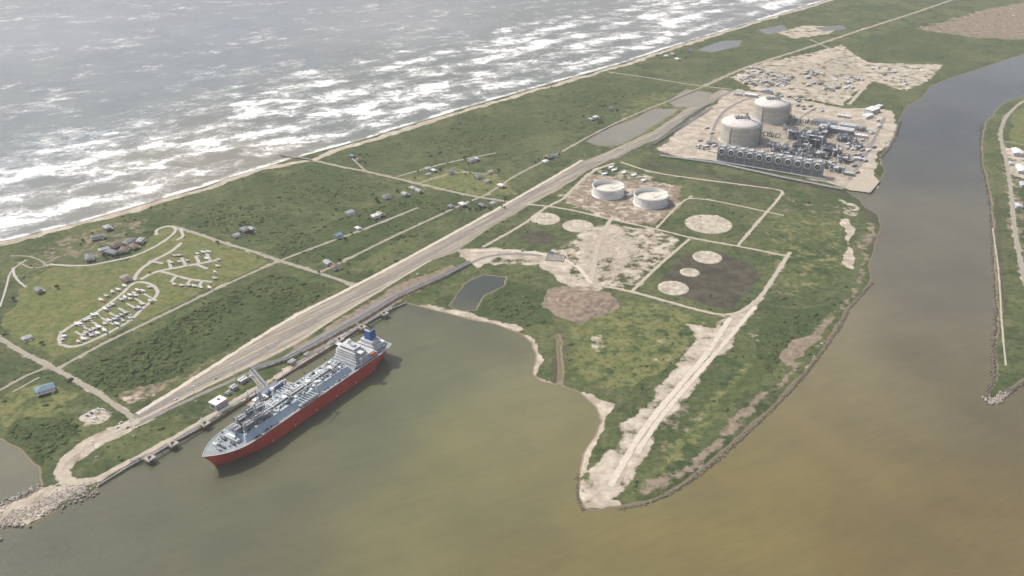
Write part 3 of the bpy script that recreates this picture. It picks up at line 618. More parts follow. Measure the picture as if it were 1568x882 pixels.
for i in range(n+1):
    for b_ in(-8,1): m.tube((L*i/n,b_,-5),(L*i/n,b_,4),.5,CON2,8)
    m.box(L*i/n-.3,L*i/n+.3,-8.8,-1,6.2,6.6,DG)
for i in range(5): m.tube((0,-8+i*1.5,7.1),(L,-8+i*1.5,7.1),.38,[GR,LG,DG][i%3],6)
m.rail([(0,2,4.8),(L,2,4.8)],1.2,GR,.1); m.obj('pipe_trestle',(a[0],a[1],WATER),an)
m=M(); m.box(-8,8,-6,6,0,8,LG); m.box(-8.5,8.5,-6.5,6.5,8,8.6,WH); m.box(-2,2,-6.1,-6,0,4,DG); m.box(8,8.1,-3,3,3,5,GL); m.box(-3,0,-2,1,8.6,9.8,GR)
for a in(-6,-3,3,6): m.box(a-.9,a+.9,-6.08,-6,4.5,6,GL)
q=P(335,622); m.obj('jetty_control_building',(q[0],q[1],0),SA)
def sheetwall(pts,name,z0,z1,mat,w=1.0):
    pl=resample(PL(pts),5); m=M()
    for a,b in zip(pl[:-1],pl[1:]):
        d=b-a; L=np.hypot(*d); n=np.array([-d[1],d[0]])/L*w/2
        m.add([(a[0]-n[0],a[1]-n[1],z0),(b[0]-n[0],b[1]-n[1],z0),(b[0]+n[0],b[1]+n[1],z0),(a[0]+n[0],a[1]+n[1],z0),(a[0]-n[0],a[1]-n[1],z1),(b[0]-n[0],b[1]-n[1],z1),(b[0]+n[0],b[1]+n[1],z1),(a[0]+n[0],a[1]+n[1],z1)],[(4,5,6,7),(0,1,5,4),(2,3,7,6)],mat)
    m.obj(name)
sheetwall([(150,744),(200,713),(260,681),(330,643),(400,600),(430,578),(500,535),(560,496),(600,473),(622,464)],'sheet_pile_wall',-4,.9,CON2,1.8)
# construction dock on the channel beside the plant
pl=PL([(1296,283),(1327,258),(1347,279),(1333,296),(1300,292)]); m=M(); n=len(pl)
m.add([(p[0],p[1],.75) for p in pl]+[(p[0],p[1],-5) for p in pl],[tuple(range(n))]+[(i,(i+1)%n,n+(i+1)%n,n+i) for i in range(n)],RM['s'])
for p in resample(np.vstack([pl[2],pl[3],pl[4]]),9): m.tube((p[0],p[1],-5),(p[0],p[1],1.6),.6,DG,8)
m.obj('construction_dock')
sheetwall([(1347,279),(1333,296),(1300,292)],'sheet_pile_wall',-4,1.1,DG,1.6)
def piperack(pts,name,z=3.5,w=6,n=6,zj=True):
    pl=PL(pts); m=M()
    for a,b in zip(pl[:-1],pl[1:]):
        d=b-a; L=np.hypot(*d); t=d/L; nn=np.array([-t[1],t[0]])
        for i in range(int(L/10)+1):
            c=a+t*min(L,i*10); 
            for s_ in(-1,1): q=c+nn*s_*w/2; m.tube((q[0],q[1],0),(q[0],q[1],z),.3,CON2,5)
            q,r_=c-nn*w/2,c+nn*w/2; m.tube((q[0],q[1],z),(r_[0],r_[1],z),.3,GR,4)
        for i in range(n):
            o=nn*(-w/2+.6+i*(w-1.2)/(n-1)); m.tube((a[0]+o[0],a[1]+o[1],z+.6),(b[0]+o[0],b[1]+o[1],z+.6),[.35,.25,.45][i%3],[LG,GR,LG,GR,DG][i%5],6)
    m.obj(name)
piperack([(385,568),(440,552),(500,520),(560,486),(610,455),(680,424),(720,403)],'pipe_rack')
piperack([(1000,222),(1050,190),(1090,165)],'pipe_rack',2.5,8,6)
piperack([(1010,240),(1100,252),(1190,272),(1290,292)],'pipe_rack',3,7,6)
def shed(u,v,w,d,h,rz,roof,wall,name='industrial_building',gable=False):
    x,y=P(u,v); m=M(); m.box(-w/2,w/2,-d/2,d/2,0,h,wall)
    if gable:
        rh=h+d*.14; m.add([(-w/2-.5,-d/2-.5,h+.01),(w/2+.5,-d/2-.5,h+.01),(w/2+.5,0,rh),(-w/2-.5,0,rh),(w/2+.5,d/2+.5,h+.01),(-w/2-.5,d/2+.5,h+.01)],[(0,1,2,3),(3,2,4,5),(1,4,2),(0,3,5)],roof)
    else:
        m.box(-w/2-.4,w/2+.4,-d/2-.4,d/2+.4,h,h+.6,roof)
        for i in range(3): m.box(-w/3+i*w/3-1,-w/3+i*w/3+1,-1,1,h+.6,h+1.8,LG)
    n=max(2,int(w/5))
    for i in range(n): xx_=-w/2+(i+.5)*w/n; m.box(xx_-.9,xx_+.9,-d/2-.06,-d/2,h*.4,h*.65,GL)
    m.box(w/2,w/2+.06,-1.8,1.8,0,min(4,h*.7),DG); m.obj(name,(x,y,0),rz)
for u,v,w,d,h in[(358,596,8,6,4),(372,585,10,6,4.5),(350,604,6,4,3),(447,557,9,5,4),(470,545,7,4,3),(386,580,6,5,3.5)]: shed(u,v,w,d,h,SA,WH if w>9 else LG,LG,'jetty_equipment_shed')
for u,v,w,d,h in[(1556,236,30,16,7),(1562,262,34,14,6),(1548,252,12,8,4),(1566,285,20,10,5),(1559,318,16,10,5)]: shed(u,v,w,d,h,1.3,WH if w>25 else LG,LG,'harbor_warehouse',True)
# ================================================================ LARGE TANKS
def lng_tank(u,v,R):
    x,y=P(u,v); m=M(); H=37
    m.prof(0,0,[(R+2.5,0),(R+2.5,1.2),(R,1.2),(R,H-3),(R+.9,H-3),(R+.9,H),(R-.5,H),(R-.5,H-.4)],LNG,72)
    m.prof(0,0,[(R-.5,H-.4)]+[((R-.5)*math.cos(t),H-.4+12*math.sin(t)) for t in np.linspace(.12,math.pi/2,12)],DOM,72)
    for i in range(4):
        t=math.pi/4+i*math.pi/2; c,s_=math.cos(t),math.sin(t); m.box(R*c-2.2,R*c+2.2,R*s_-2.2,R*s_+2.2,0,H+.6,LNG,t)
    for i in range(36):
        t=2*math.pi*i/36; m.tube(((R+.12)*math.cos(t),(R+.12)*math.sin(t),1),((R+.12)*math.cos(t),(R+.12)*math.sin(t),H-3),.22,CON,4)
    for zz in(10,19,28): m.prof(0,0,[(R+.02,zz),(R+.25,zz+.1),(R+.25,zz+.5),(R+.02,zz+.6)],CON,72)
    pts=[((R+.4)*math.cos(a),(R+.4)*math.sin(a),H) for a in np.linspace(0,2*math.pi,40)]
    m.rail(pts,1.2,GR,.16)
    m.box(-15,15,-10,6,H+11.8,H+12.5,DG); m.rail([(-15,-10,H+12.5),(15,-10,H+12.5),(15,6,H+12.5),(-15,6,H+12.5),(-15,-10,H+12.5)],1.2,LG,.15)
    for a in(-10,-4,3,9):
        m.prof(a,-3,[(1.3,H+9),(1.3,H+15),(0,H+15.6)],WH,10); m.tube((a,-3,H+14),(a,-20,H+10),.5,GR)
    m.box(9,12,0,4,H+12.2,H+20,GR); m.tube((10,2,H+19),(-4,2,H+22),.5,GR); m.box(-12,-6,-1,4,H+12.5,H+16,LG)
    for i in range(6):
        t=i*1.05+.4; m.tube(((R-1)*math.cos(t),(R-1)*math.sin(t),H+1.2),(8*math.cos(t),8*math.sin(t),H+12.3),.35,CON2,4)
    a=-.7; c,s_=math.cos(a),math.sin(a)
    for dx in(-3,3):
        for dy in(0,5): m.tube(((R+1+dy)*c-dx*s_,(R+1+dy)*s_+dx*c,0),((R+1+dy)*c-dx*s_,(R+1+dy)*s_+dx*c,H+6),.4,DG,5)
    for k_ in range(9):
        z=k_*5+2; m.box((R+3.5)*c-3,(R+3.5)*c+3,(R+3.5)*s_-3,(R+3.5)*s_+3,z,z+.3,GR,a)
    for k_ in range(4): m.tube(((R+2)*c-(k_-1.5)*1.2*s_,(R+2)*s_+(k_-1.5)*1.2*c,0),((R+2)*c-(k_-1.5)*1.2*s_,(R+2)*s_+(k_-1.5)*1.2*c,H+8),.45,[WH,GR][k_%2],6)
    m.tube(((R+2)*c,(R+2)*s_,H+8),(0,-6,H+13),.6,GR,6); m.tube(((R+2)*c+2,(R+2)*s_+1,H+8),(3,-6,H+13),.5,LG,6)
    m.obj('lng_storage_tank',(x,y,0))
lng_tank(1132,214,41); lng_tank(1179,183,39)
def open_tank(u,v,R,H=17):
    x,y=P(u,v); m=M()
    m.prof(0,0,[(R+1.5,0),(R+1.5,.5),(R,.5),(R,H-1.2),(R+1.1,H-1.2),(R+1.1,H-1.0),(R,H-1.0),(R,H),(R-.25,H),(R-.25,H-7.5)],TK,72)
    m.prof(0,0,[(R-.25,H-7.5),(R-2,H-7.3),(R-2.6,H-8.0),(R*.5,H-7.9),(0,H-7.7)],FR,72)
    m.rail([((R+1)*math.cos(a),(R+1)*math.sin(a),H-1) for a in np.linspace(0,2*math.pi,36)],1.1,WH,.1)
    m.tube((R-1,0,H),(6,0,H-7.6),.5,GR); m.box(R-.8,R+2.5,-1.2,1.2,H,H+.2,GR); m.prof(R*.2,R*.3,[(1,H-8),(1,H-7.1),(0,H-7)],GR,10)
    for i in range(22):
        t=-2.3+i*.05; c,s_=math.cos(t),math.sin(t); z=.5+i*(H-1)/22; m.box((R+.7)*c-.8,(R+.7)*c+.8,(R+.7)*s_-.6,(R+.7)*s_+.6,z,z+.2,LG,t)
    for zz in(3.2,5.8,8.4,11): m.prof(0,0,[(R,zz),(R+.12,zz+.06),(R+.12,zz+.2),(R,zz+.26)],LG,72)
    m.path([(R+1,-4,1.2),(R+10,-6,1.2),(R+16,-6,1.2)],.4,LG); m.obj('open_top_storage_tank',(x,y,0))
open_tank(931,297,28); open_tank(996,310,29.5)
for u,v in[(940,262),(955,266),(925,268),(985,278),(962,300),(935,258),(970,270)]:
    x,y=P(u,v); m=M(); m.box(-4,4,-3,3,0,3.2,LG); m.box(-4.3,4.3,-3.3,3.3,3.2,3.5,WH); m.tube((5,-2,1),(14,-2,1),.4,GR); m.prof(8,3,[(1.6,0),(1.6,4),(0,4.8)],WH,12); m.obj('pump_station',(x,y,0),.5)
# ================================================================ AIR FIN VAPORISER ROW
a=Vector(P(1097,247)); b=Vector(P(1257,274)); d=b-a; L=d.length; an=math.atan2(d.y,d.x); m=M()
Hh=29; W_=18
m.box(0,L,0,W_,3,15.5,GR); m.box(0,L,-.6,W_+.6,15.5,Hh,BAY)
nF=11; pit=L/nF
for i in range(nF+1):
    xc=min(L-.5,max(.5,i*pit)); m.tube((xc,-.8,0),(xc,-.8,15.5),.6,LG,5); m.tube((xc,W_,0),(xc,W_,5),.55,GR,5); m.box(xc-.35,xc+.35,-1.0,-.6,15.5,Hh+.8,LG)
for i in range(nF):
    cx=(i+.5)*pit; seg=24; zc=22.2; r_=6.0
    def ring(r0,r1,y0,y1,mat):
        vs=[]
        for k_ in range(seg):
            t=2*math.pi*k_/seg; vs.append((cx+r0*math.cos(t),y0,zc+r0*math.sin(t)))
        for k_ in range(seg):
            t=2*math.pi*k_/seg; vs.append((cx+r1*math.cos(t),y1,zc+r1*math.sin(t)))
        m.add(vs,[(k_,(k_+1)%seg,seg+(k_+1)%seg,seg+k_) for k_ in range(seg)],mat)
    ring(r_+.6,r_+.2,-.6,-3.0,SHR); ring(r_+.2,r_-1.1,-3.0,-3.0,SHR); ring(r_-1.1,r_-1.1,-3.0,-.9,LG); ring(r_-1.1,.05,-.95,-.95,FAN); ring(1.5,.05,-1.9,-1.9,LG)
    for q in range(6):
        t=q*math.pi/3; m.tube((cx,-1.5,zc),(cx+(r_-1.2)*math.cos(t),-1.5,zc+(r_-1.2)*math.sin(t)),.4,GR,4)
    for q in range(5): m.box(cx-pit*.42,cx+pit*.42,-.14,-.02,4.0+q*2.2,5.1+q*2.2,[BAY,DG][q%2])
m.rail([(0,-.5,Hh),(L,-.5,Hh),(L,W_,Hh),(0,W_,Hh),(0,-.5,Hh)],1.2,LG,.12)
for i in range(nF): m.box(i*pit+3,i*pit+pit-3,3,W_-3,Hh,Hh+1.4,GR); m.prof(i*pit+pit/2,W_/2,[(5,Hh+1.4),(5,Hh+2.4),(4,Hh+2.4),(4,Hh+1.45),(0,Hh+1.5)],SHR,16)
for i in range(5): m.tube((-6,-2-i*1.4,2+i*.3),(L+8,-2-i*1.4,2+i*.3),.5,[WH,LG,GR][i%3])
m.obj('air_vaporiser_row',(a.x,a.y,0),an)
# ================================================================ PROCESS AREA
PA=an
def process(u,v,w,d,h,seed,name,dark=.5):
    x,y=P(u,v); rr=random.Random(seed); m=M(); nx=max(2,int(w/8)); ny=max(2,int(d/8))
    for i in range(nx+1):
        for j in range(ny+1): m.tube((w*i/nx-w/2,d*j/ny-d/2,0),(w*i/nx-w/2,d*j/ny-d/2,h),.4,DG,4)
    lv=int(h/5)
    for q in range(1,lv+1):
        zz=h*q/lv
        for i in range(nx+1): m.tube((w*i/nx-w/2,-d/2,zz),(w*i/nx-w/2,d/2,zz),.35,GR,4)
        for j in range(ny+1): m.tube((-w/2,d*j/ny-d/2,zz),(w/2,d*j/ny-d/2,zz),.35,DG,4)
        for i in range(nx):
            for j in range(ny):
                if rr.random()<.55: m.box(w*i/nx-w/2+.4,w*(i+1)/nx-w/2-.4,d*j/ny-d/2+.4,d*(j+1)/ny-d/2-.4,zz-.1,zz+.1,rr.choice([GR,DG,DG,LG]))
    for i in range(int(w*d/20)):
        px,py=rr.uniform(-w/2,w/2),rr.uniform(-d/2,d/2); t=rr.random()
        if t<.35: r_=rr.uniform(.8,2); hh=rr.uniform(4,h+4); m.prof(px,py,[(r_,0),(r_,hh),(r_*.6,hh+r_*.5),(0,hh+r_*.7)],rr.choice([WH,LG,LG,GR]),10)
        elif t<.7: m.tube((px,py,rr.uniform(1,h)),(px+rr.uniform(-12,12),py,rr.uniform(1,h)),rr.uniform(.3,.8),rr.choice([LG,WH,GR]),6)
        else: s1=rr.uniform(1,3); m.box(px-s1,px+s1,py-s1*.7,py+s1*.7,0,rr.uniform(1.5,5),rr.choice([LG,GR,WH,DG]))
    m.obj(name,(x,y,0),PA)
for q in [(1243,222,46,60,26),(1218,212,34,24,16),(1272,236,40,30,14),(1262,256,40,16,10),(1190,226,40,18,8),(1296,216,36,26,11),(1290,246,20,36,9),(1262,206,12,40,20),(1280,262,30,18,9),(1310,226,20,30,7),(1252,240,40,20,10),(1318,200,20,14,6),(1228,230,36,22,12)]: process(*q,seed=q[0],name='process_unit')
for q in [(1160,236,46,10,7),(1222,242,70,12,9),(1172,208,60,8,8),(1205,234,60,14,10),(1230,188,50,10,6),(1150,236,80,7,6),(1210,200,30,8,8),(1090,222,22,10,5),(1075,228,26,8,4),(1208,180,24,8,5)]: process(*q,seed=q[0]+1,name='pipe_rack_unit')
shed(1280,203,70,22,11,PA,LG,GR); shed(1262,192,50,20,10,PA,GR,LG); shed(1300,197,36,18,9,PA,LG,LG); shed(1335,172,34,20,9,PA+1.2,WH,LG); shed(1328,180,30,12,6,PA+1.2,WH,WH); shed(1345,165,20,10,5,PA+1.2,WH,LG)
shed(1318,210,24,10,5,PA,WH,LG); shed(1330,202,16,10,5,PA,LG,LG); shed(1300,268,18,10,5,PA,LG,GR); shed(1312,245,14,8,5,PA,WH,LG); shed(1150,148,30,12,6,PA,WH,LG); shed(1175,143,24,10,5,PA,BLU,LG);shed(1130,146,20,9,5,PA,LG,LG);shed(1292,180,26,8,5,PA,WH,LG)
def trailer_mesh(body,roof):
    m=M(); m.box(-6,6,-1.6,1.6,.6,3.6,body); m.box(-6.15,6.15,-1.75,1.75,3.6,3.8,roof)
    for a in(-4,-1.5,1.5,4): m.box(a-.5,a+.5,-1.64,-1.6,1.9,2.8,GL)
    m.box(-.45,.45,1.6,1.64,.7,2.8,DG); m.tube((-2,-1.4,.4),(-2,1.4,.4),.4,BLK,8); m.tube((2,-1.4,.4),(2,1.4,.4),.4,BLK,8); m.box(3,4.2,-.5,.5,3.8,4.4,LG); return m.mesh('site_trailer')
TR=[trailer_mesh(WH,WH),trailer_mesh(LG,WH),trailer_mesh(WLS[0],LG),trailer_mesh(GR,LG),trailer_mesh(GR,GR),trailer_mesh(WLS[3],RFS[1])]
def car_mesh(body):
    m=M(); m.box(-2.3,2.3,-.9,.9,.35,.95,body); m.box(-1.2,1.1,-.78,.78,.95,1.5,GL,0,.22); m.box(-.85,.75,-.55,.55,1.5,1.53,body)
    for a in(-1.4,1.4):
        for b in(-.92,.92): m.tube((a,b-.1,.36),(a,b+.1,.36),.36,BLK,10)
    m.box(2.28,2.34,-.7,-.4,.6,.8,WH); m.box(2.28,2.34,.4,.7,.6,.8,WH); return m.mesh('parked_car')
CARS=[car_mesh(c) for c in(WH,LG,DG,RED,BLU,WH)]
def truck_mesh():
    m=M(); m.box(-5,2.6,-1.25,1.25,1.2,3.6,YEL,0,.1); m.box(3,5,-1.2,1.2,.7,2.9,YEL,0,.15); m.box(5.0,5.05,-.9,.9,1.7,2.6,GL)
    for a in(-3.6,-2.2,3.8):
        for b in(-1.2,1.2): m.tube((a,b-.2,.6),(a,b+.2,.6),.6,BLK,10)
    return m.mesh('dump_truck')
TRUCK=truck_mesh()
def inpoly(poly,n,fn,seed):
    pl=PL(poly); r_=random.Random(seed); c=0
    for _ in range(n*30):
        x=r_.uniform(pl[:,0].min(),pl[:,0].max()); y=r_.uniform(pl[:,1].min(),pl[:,1].max())
        if inside(np.array([x]),np.array([y]),pl)[0]: fn(x,y,r_); c+=1
        if c>=n: break
inpoly([(1125,122),(1160,105),(1215,118),(1200,135),(1150,132)],70,lambda x,y,r_:put('site_trailer',r_.choice(TR),(x,y,.05),.55+r_.choice((0,1.57))+r_.gauss(0,.03)),1)
inpoly([(1230,110),(1320,120),(1300,145),(1240,140)],34,lambda x,y,r_:put('site_trailer',r_.choice(TR),(x,y,.05),.55+r_.choice((0,1.57)),1.2),2)
inpoly([(1180,140),(1280,160),(1260,175),(1200,160)],16,lambda x,y,r_:put('site_trailer',r_.choice(TR),(x,y,.05),.55),5)
inpoly([(1330,100),(1420,105),(1390,130),(1330,120)],26,lambda x,y,r_:put('site_trailer',r_.choice(TR),(x,y,.05),r_.uniform(0,3)),3)
inpoly([(1290,225),(1350,180),(1340,230),(1310,270)],30,lambda x,y,r_:put('site_trailer',r_.choice(TR),(x,y,.05),.55),4)
inpoly([(1060,205),(1100,180),(1095,225),(1060,230)],8,lambda x,y,r_:put('site_trailer',r_.choice(TR),(x,y,.05),.55),14)
inpoly([(1150,110),(1220,120),(1200,138),(1140,128)],60,lambda x,y,r_:put('parked_car',r_.choice(CARS),(x,y,.05),.55),7)
inpoly([(1225,100),(1320,110),(1290,150),(1200,140)],10,lambda x,y,r_:put('dump_truck',TRUCK,(x,y,.05),r_.uniform(0,6)),8)
inpoly([(128,638),(150,625),(178,632),(160,646),(138,650)],16,lambda x,y,r_:put('parked_car',r_.choice(CARS),(x,y,.05),SA+1.57),9)
inpoly([(345,362),(395,350),(390,358),(360,366)],6,lambda x,y,r_:put('parked_car',r_.choice(CARS),(x,y,.05),.5),10)
for u,v in[(195,655),(185,648),(270,612),(330,580),(395,395),(570,267),(700,298),(400,388),(880,405),(870,392),(800,385),(430,556),(520,506),(180,655)]:
    x,y=P(u,v); put('parked_car',rr.choice(CARS),(x,y,.3),SA)
# ================================================================ HOUSES / CAMPERS
def house_mesh(w,d,roof,wall,stilts=2.6,hip=True):
    m=M(); z0=stilts; h=z0+3.2
    for a in(-1,0,1):
        for b in(-1,1): m.box(a*w*.45-.2,a*w*.45+.2,b*d*.43-.2,b*d*.43+.2,0,z0,WLS[3])
    m.box(-w/2,w/2,-d/2,d/2,z0,h,wall); m.box(-w/2-.2,w/2+.2,-d/2-2.6,-d/2,z0-.2,z0,WLS[0]); m.rail([(-w/2,-d/2-2.5,z0),(w/2,-d/2-2.5,z0)],1,WLS[2],.07)
    e=.7; r_=h+d*.24; q=w/2-(d/2 if hip else -e)
    q=max(.5,q)
    m.add([(-w/2-e,-d/2-e,h),(w/2+e,-d/2-e,h),(w/2+e,d/2+e,h),(-w/2-e,d/2+e,h),(-q,0,r_),(q,0,r_)],[(0,1,5,4),(1,2,5),(2,3,4,5),(3,0,4),(3,2,1,0)],roof)
    for a in np.linspace(-w*.35,w*.35,4):
        m.box(a-.5,a+.5,-d/2-.05,-d/2,z0+1,z0+2.2,GL); m.box(a-.5,a+.5,d/2,d/2+.05,z0+1,z0+2.2,GL)
    m.box(w/2,w/2+.05,-1,1,z0+1,z0+2.3,GL); m.box(w*.1,w*.1+1,-d/2-.06,-d/2,z0,z0+2.1,WLS[2])
    for i in range(8): m.box(w/2-3-i*.4,w/2-2.6-i*.4,-d/2-3.8,-d/2-2.7,0,z0*(1-i/8),WLS[0])
    return m.mesh('beach_house')
HM=[house_mesh(12.5,9,RFS[[3,5,0,2,5,1,3,5,4,5,3,0][i]],WLS[[2,3,2,1,0,2,3,2,0,2,2,0][i]],[2.6,1,2.8][i%3],i%2==0) for i in range(12)]
HS=[(540,241),(550,246),(655,269),(664,263),(690,266),(655,260),(722,248),(732,273),(745,279),(767,287),(750,266),(835,249),(846,241),(838,243),(905,184),(912,182),(935,168),(632,290),(641,295),(592,304),(535,328),(575,334),(582,331),(548,351),(518,364),(514,412),(502,405),(708,316),(738,317),(755,313),(362,363),(375,355),(385,353),(1020,88),(1030,85),(1037,92),(1056,80),(195,430),(190,427),(728,246),(60,448),(42,520),(620,300),(690,318),(1180,22),(1150,105)]
for i,(u,v) in enumerate(HS):
    x,y=P(u,v); put('beach_house',HM[(i*5+3)%12],(x,y,0),math.radians(45)+random.choice((0,1.57))+random.gauss(0,.05),random.uniform(.75,1.1))
x,y=P(70,600); put('beach_house',house_mesh(20,13,RFS[2],WLS[2],3),(x,y,0),.6)
RS=house_mesh(20,10,RFS[0],WLS[3],3); RS2=house_mesh(15,10,RFS[4],WLS[0],3); RS3=house_mesh(15,9,RFS[5],WLS[3],3)
for i,(u,v) in enumerate([(150,366),(160,386),(178,378),(198,374),(216,372),(190,386),(137,398),(165,352),(205,381),(172,390)]):
    x,y=P(u,v); put('resort_building',[RS,RS3,RS2][i%3],(x,y,0),.5+i*.25)
def tree_mesh(seed):
    r_=np.random.default_rng(seed); m=M(); h=r_.uniform(4,6); m.tube((0,0,0),(.2,.1,h*.6),.28,CON2,6,.16)
    for i in range(5):
        t=i*1.26; m.tube((.1,.05,h*.4),(1.5*math.cos(t),1.5*math.sin(t),h*.75),.12,CON2,4,.05)
    for i in range(70):
        t=r_.random()*6.28; q=r_.random()**.5*2.5; z=h*.75+r_.normal()*.8; c=np.array([q*math.cos(t),q*math.sin(t),z]); V=c+r_.normal(size=(4,3))*.55
        m.add([tuple(v) for v in V],[(0,1,2),(0,2,3),(1,2,3)],MV)
    return m.mesh('coastal_tree')
TM=[tree_mesh(i) for i in range(5)]
for i in range(85):
    u,v=random.choice(HS+[(150,366),(190,386),(170,370)]); x,y=P(u,v); put('coastal_tree',random.choice(TM),(x+random.choice((-1,1))*random.uniform(11,26),y+random.choice((-1,1))*random.uniform(11,26),0),random.random()*6,random.uniform(.6,1.2))
def rv_mesh(c):
    m=M(); m.box(-5,5,-1.3,1.3,.6,3.3,c,0,.08); m.box(-3,-1,-.4,.4,3.3,3.6,LG); m.box(1,2,-.4,.4,3.3,3.6,LG); m.box(5,6.2,-1,1,.5,1.9,c,0,.1)
    for a in(-3.5,-1,2): m.box(a-.6,a+.6,-1.32,-1.25,1.7,2.5,GL)
    m.box(-4.6,4.6,-1.31,-1.26,1.0,1.2,BLU); m.box(-2,3,-3.2,-1.3,2.7,2.78,WLS[0])
    for a in(-2.6,3.4):
        for b in(-1.2,1.2): m.tube((a,b-.15,.5),(a,b+.15,.5),.5,BLK,10)
    return m.mesh('camper_vehicle')
RV=[rv_mesh(WH),rv_mesh(LG),rv_mesh(WLS[0]),rv_mesh(WLS[3])]
for (a,b,n) in[((108,504),(214,444),17),((124,516),(232,460),18),((114,526),(205,486),9),((98,524),(94,508),3),((196,462),(232,438),4),((262,394),(334,384),8),((255,405),(322,396),5),((262,436),(325,442),6),((337,394),(328,432),4),((150,462),(196,436),5)]:
    for i in range(n):
        if random.random()<.15: continue
        t=(i+.5)/n; x,y=P(a[0]+(b[0]-a[0])*t+random.gauss(0,.9),a[1]+(b[1]-a[1])*t+random.gauss(0,.7))
        put('camper_vehicle',random.choice(RV),(x,y,.05),-.5+random.gauss(0,.15),random.uniform(.8,1.0))
        if random.random()<.4: put('parked_car',random.choice(CARS),(x+random.uniform(4,7),y+random.uniform(-7,-4),.05),-.5+random.gauss(0,.2))
m=M(); x,y=P(850,395); m.box(-14,14,-11,-10,0,1.8,CON); m.box(-14,14,10,11,0,1.8,CON); m.box(-14,-13,-10,10,0,1.8,CON); m.box(13,14,-10,10,0,1.8,CON); m.box(-13,13,-10,10,.75,.8,CON2); m.tube((-10,12,0),(-10,12,4),.5,LG); m.box(-12,-4,12,15,.7,3.2,BLU); m.obj('concrete_sump',(x,y,0),-.2)
def mound(u,v,rx,ry,h,mat,name='earth_mound'):
    cx,cy=P(u,v); a=abs(P(u+rx,v)[0]-cx); b=abs(P(u,v-ry)[1]-cy); n=60; xs_=np.linspace(-1.15,1.15,n); m=M(); vs=[]
    X_,Y_=np.meshgrid(xs_,xs_); nz=fbm(X_*a+500+cx,Y_*b+500+cy,14,3,4)-.5
    for j in range(n):
        for i in range(n):
            x_,y_=xs_[i],xs_[j]; r_=math.hypot(x_,y_); ang=math.atan2(y_,x_)
            q=r_/(1+.12*math.sin(3*ang+1)+.07*math.sin(7*ang)); e=max(0,1-q**3)**.6 if q<1 else 0
            z=h*e+ e*(nz[j,i]*2.6+.45*math.sin(q*22+1.5*math.sin(2*ang)+nz[j,i]*9)) if q<1 else -.3
            vs.append((x_*a,y_*b,z))
    m.add(vs,[(j*n+i,j*n+i+1,(j+1)*n+i+1,(j+1)*n+i) for j in range(n-1) for i in range(n-1)],mat); m.obj(name,(cx,cy,.05))
BR=simple('turned_earth',(.235,.185,.135),.95,0,.4,.12)
mound(889,465,50,24,2.8,BR); mound(960,385,18,8,2,RM['s']); mound(1255,92,16,5,4,RM['s']); mound(1275,85,18,5,4,RM['s']); mound(1385,110,20,5,3,RM['s'])
# ================================================================ ROCKS
def rocks(name,pts,w,n,rmin,rmax,mat,z=-.9):
    pl=resample(smooth(PL(pts)),2); i=rng.integers(0,len(pl),n); px=pl[i,0]+rng.normal(size=n)*w; py=pl[i,1]+rng.normal(size=n)*w
    r=rng.uniform(rmin,rmax,n); blobs(name,px,py,r,r*.7,mat,z,(iv1,fi1),.22)
rocks('rock_revetment',[(-60,812),(0,795),(40,790),(80,768),(110,757),(130,750)],7,1200,.7,1.9,RK,-.5)
rocks('rock_revetment',[(60,745),(20,765),(-30,780)],3,150,.8,1.8,RK,-.8)
rocks('rock_breakwater',[(1302,470),(1318,452),(1336,432)],1.0,200,.6,1.2,RKD,-1.3)
rocks('rock_breakwater',[(1300,472),(1288,498),(1263,532),(1232,574),(1192,617),(1142,664),(1092,709),(1042,747),(992,770),(950,778)],1.0,1200,.6,1.3,RKD,-1.3)
rocks('rock_breakwater',[(1527,470),(1520,535),(1524,580),(1507,612),(1518,618),(1570,583)],1.5,600,.7,1.7,RKD,-1.1)
rocks('rock_revetment',[(1510,608),(1518,617),(1540,602)],3.0,200,.8,1.8,RK,-.9)
rocks('rock_breakwater',[(1503,190),(1500,240),(1513,290),(1518,340),(1520,400),(1526,470)],1.2,450,.7,1.4,RKD,-1.2)
rocks('rock_breakwater',[(1378,185),(1368,215),(1356,232),(1347,242)],2,200,.9,2.2,RKD,-1)
rocks('shoreline_rocks',[(893,779),(884,760),(885,725)],1.5,100,.5,1.0,RKD,-1.3)
m=M()
a=Vector((*P(430,238),0));b=Vector((*P(478,246),0)); d=b-a;L=d.length
for i in range(int(L/3)): 
    for s_ in(-2,2): m.tube((i*3,s_,-4),(i*3,s_,2.2),.35,RKD,6)
m.box(0,L,-2.4,2.4,2.0,2.4,CON2); m.obj('fishing_pier',(a.x,a.y,0),math.atan2(d.y,d.x))
def pole(u,v,h=16,name='utility_pole'):
    x,y=P(u,v); m=M(); m.tube((0,0,0),(0,0,h),.3,CON2,6,.2); m.box(-2,2,-.12,.12,h-1.6,h-1.3,CON2); 
    for a in(-1.8,0,1.8): m.tube((a,0,h-1.3),(a,0,h-.8),.12,WH,5)
    m.obj(name,(x,y,0),.7)
for i in range(14): t=i/13; pole(480+t*560-12*math.sin(t*3),408-t*275+12*math.sin(3.1*t))
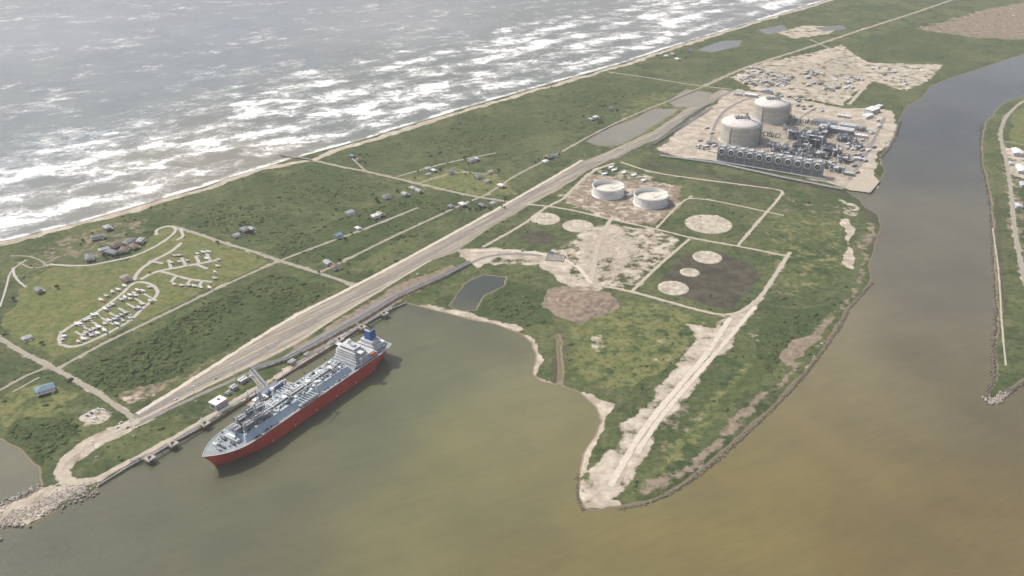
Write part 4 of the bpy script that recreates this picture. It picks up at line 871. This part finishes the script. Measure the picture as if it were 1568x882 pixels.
for u,v in[(960,232),(1000,208),(1045,180),(1085,152),(1110,128),(1148,112),(1200,90),(1250,72)]: pole(u,v,26)
for u,v in[(148,700),(205,668),(300,615),(360,580),(440,545),(640,440)]:
    x,y=P(u,v); m=M(); m.tube((0,0,0),(0,0,22),.35,LG,8,.2); m.box(-1.8,1.8,-.4,.4,21.6,22.2,WH); m.box(-1.2,1.2,-1.2,1.2,0,.8,CON); m.obj('flood_light_mast',(x,y,0),.4)
# ================================================================ CAMERA, LIGHT, SKY
cam=bpy.data.cameras.new('camera'); co=put('camera',cam,(0,0,CAM_H)); co.rotation_euler=(math.radians(90)-PITCH,0,0)
cam.sensor_width=36; cam.lens=36*FPX/1568; cam.clip_start=1; cam.clip_end=100000; S.camera=co
EL=math.radians(52); az=math.atan2(-.85,.42)
sd_=Vector((math.sin(az)*math.cos(EL),math.cos(az)*math.cos(EL),math.sin(EL)))
sun=bpy.data.lights.new('sun','SUN'); sun.energy=4.1; sun.angle=math.radians(.6); sun.color=(1,.955,.89); so=put('sun',sun,(0,0,900)); so.rotation_euler=sd_.to_track_quat('Z','Y').to_euler()
w=bpy.data.worlds.new('World'); S.world=w; w.use_nodes=True; nt=w.node_tree; nt.nodes.clear()
sky=nd(nt,'ShaderNodeTexSky',sky_type='NISHITA',sun_disc=False,sun_elevation=EL,sun_rotation=az,air_density=1.0,dust_density=5.0,ozone_density=1.0)
bg=nd(nt,'ShaderNodeBackground',{0:sky.outputs[0],1:.145}); ow=nd(nt,'ShaderNodeOutputWorld',{0:bg.outputs[0]})
# thin marine haze filling the lower atmosphere
m=M(); km=bpy.data.materials.new('marine_haze'); km.use_nodes=True; nt=km.node_tree; nt.nodes.clear()
vs_=nd(nt,'ShaderNodeVolumeScatter',{'Color':(.96,.98,1,1),'Density':.00007,'Anisotropy':.1}); o_=nd(nt,'ShaderNodeOutputMaterial'); nt.links.new(vs_.outputs[0],o_.inputs['Volume'])
m.box(-60000,60000,-40000,70000,-20,1500,km); m.obj('haze')
S.view_settings.view_transform='Standard'; S.view_settings.look='None'; S.view_settings.exposure=0
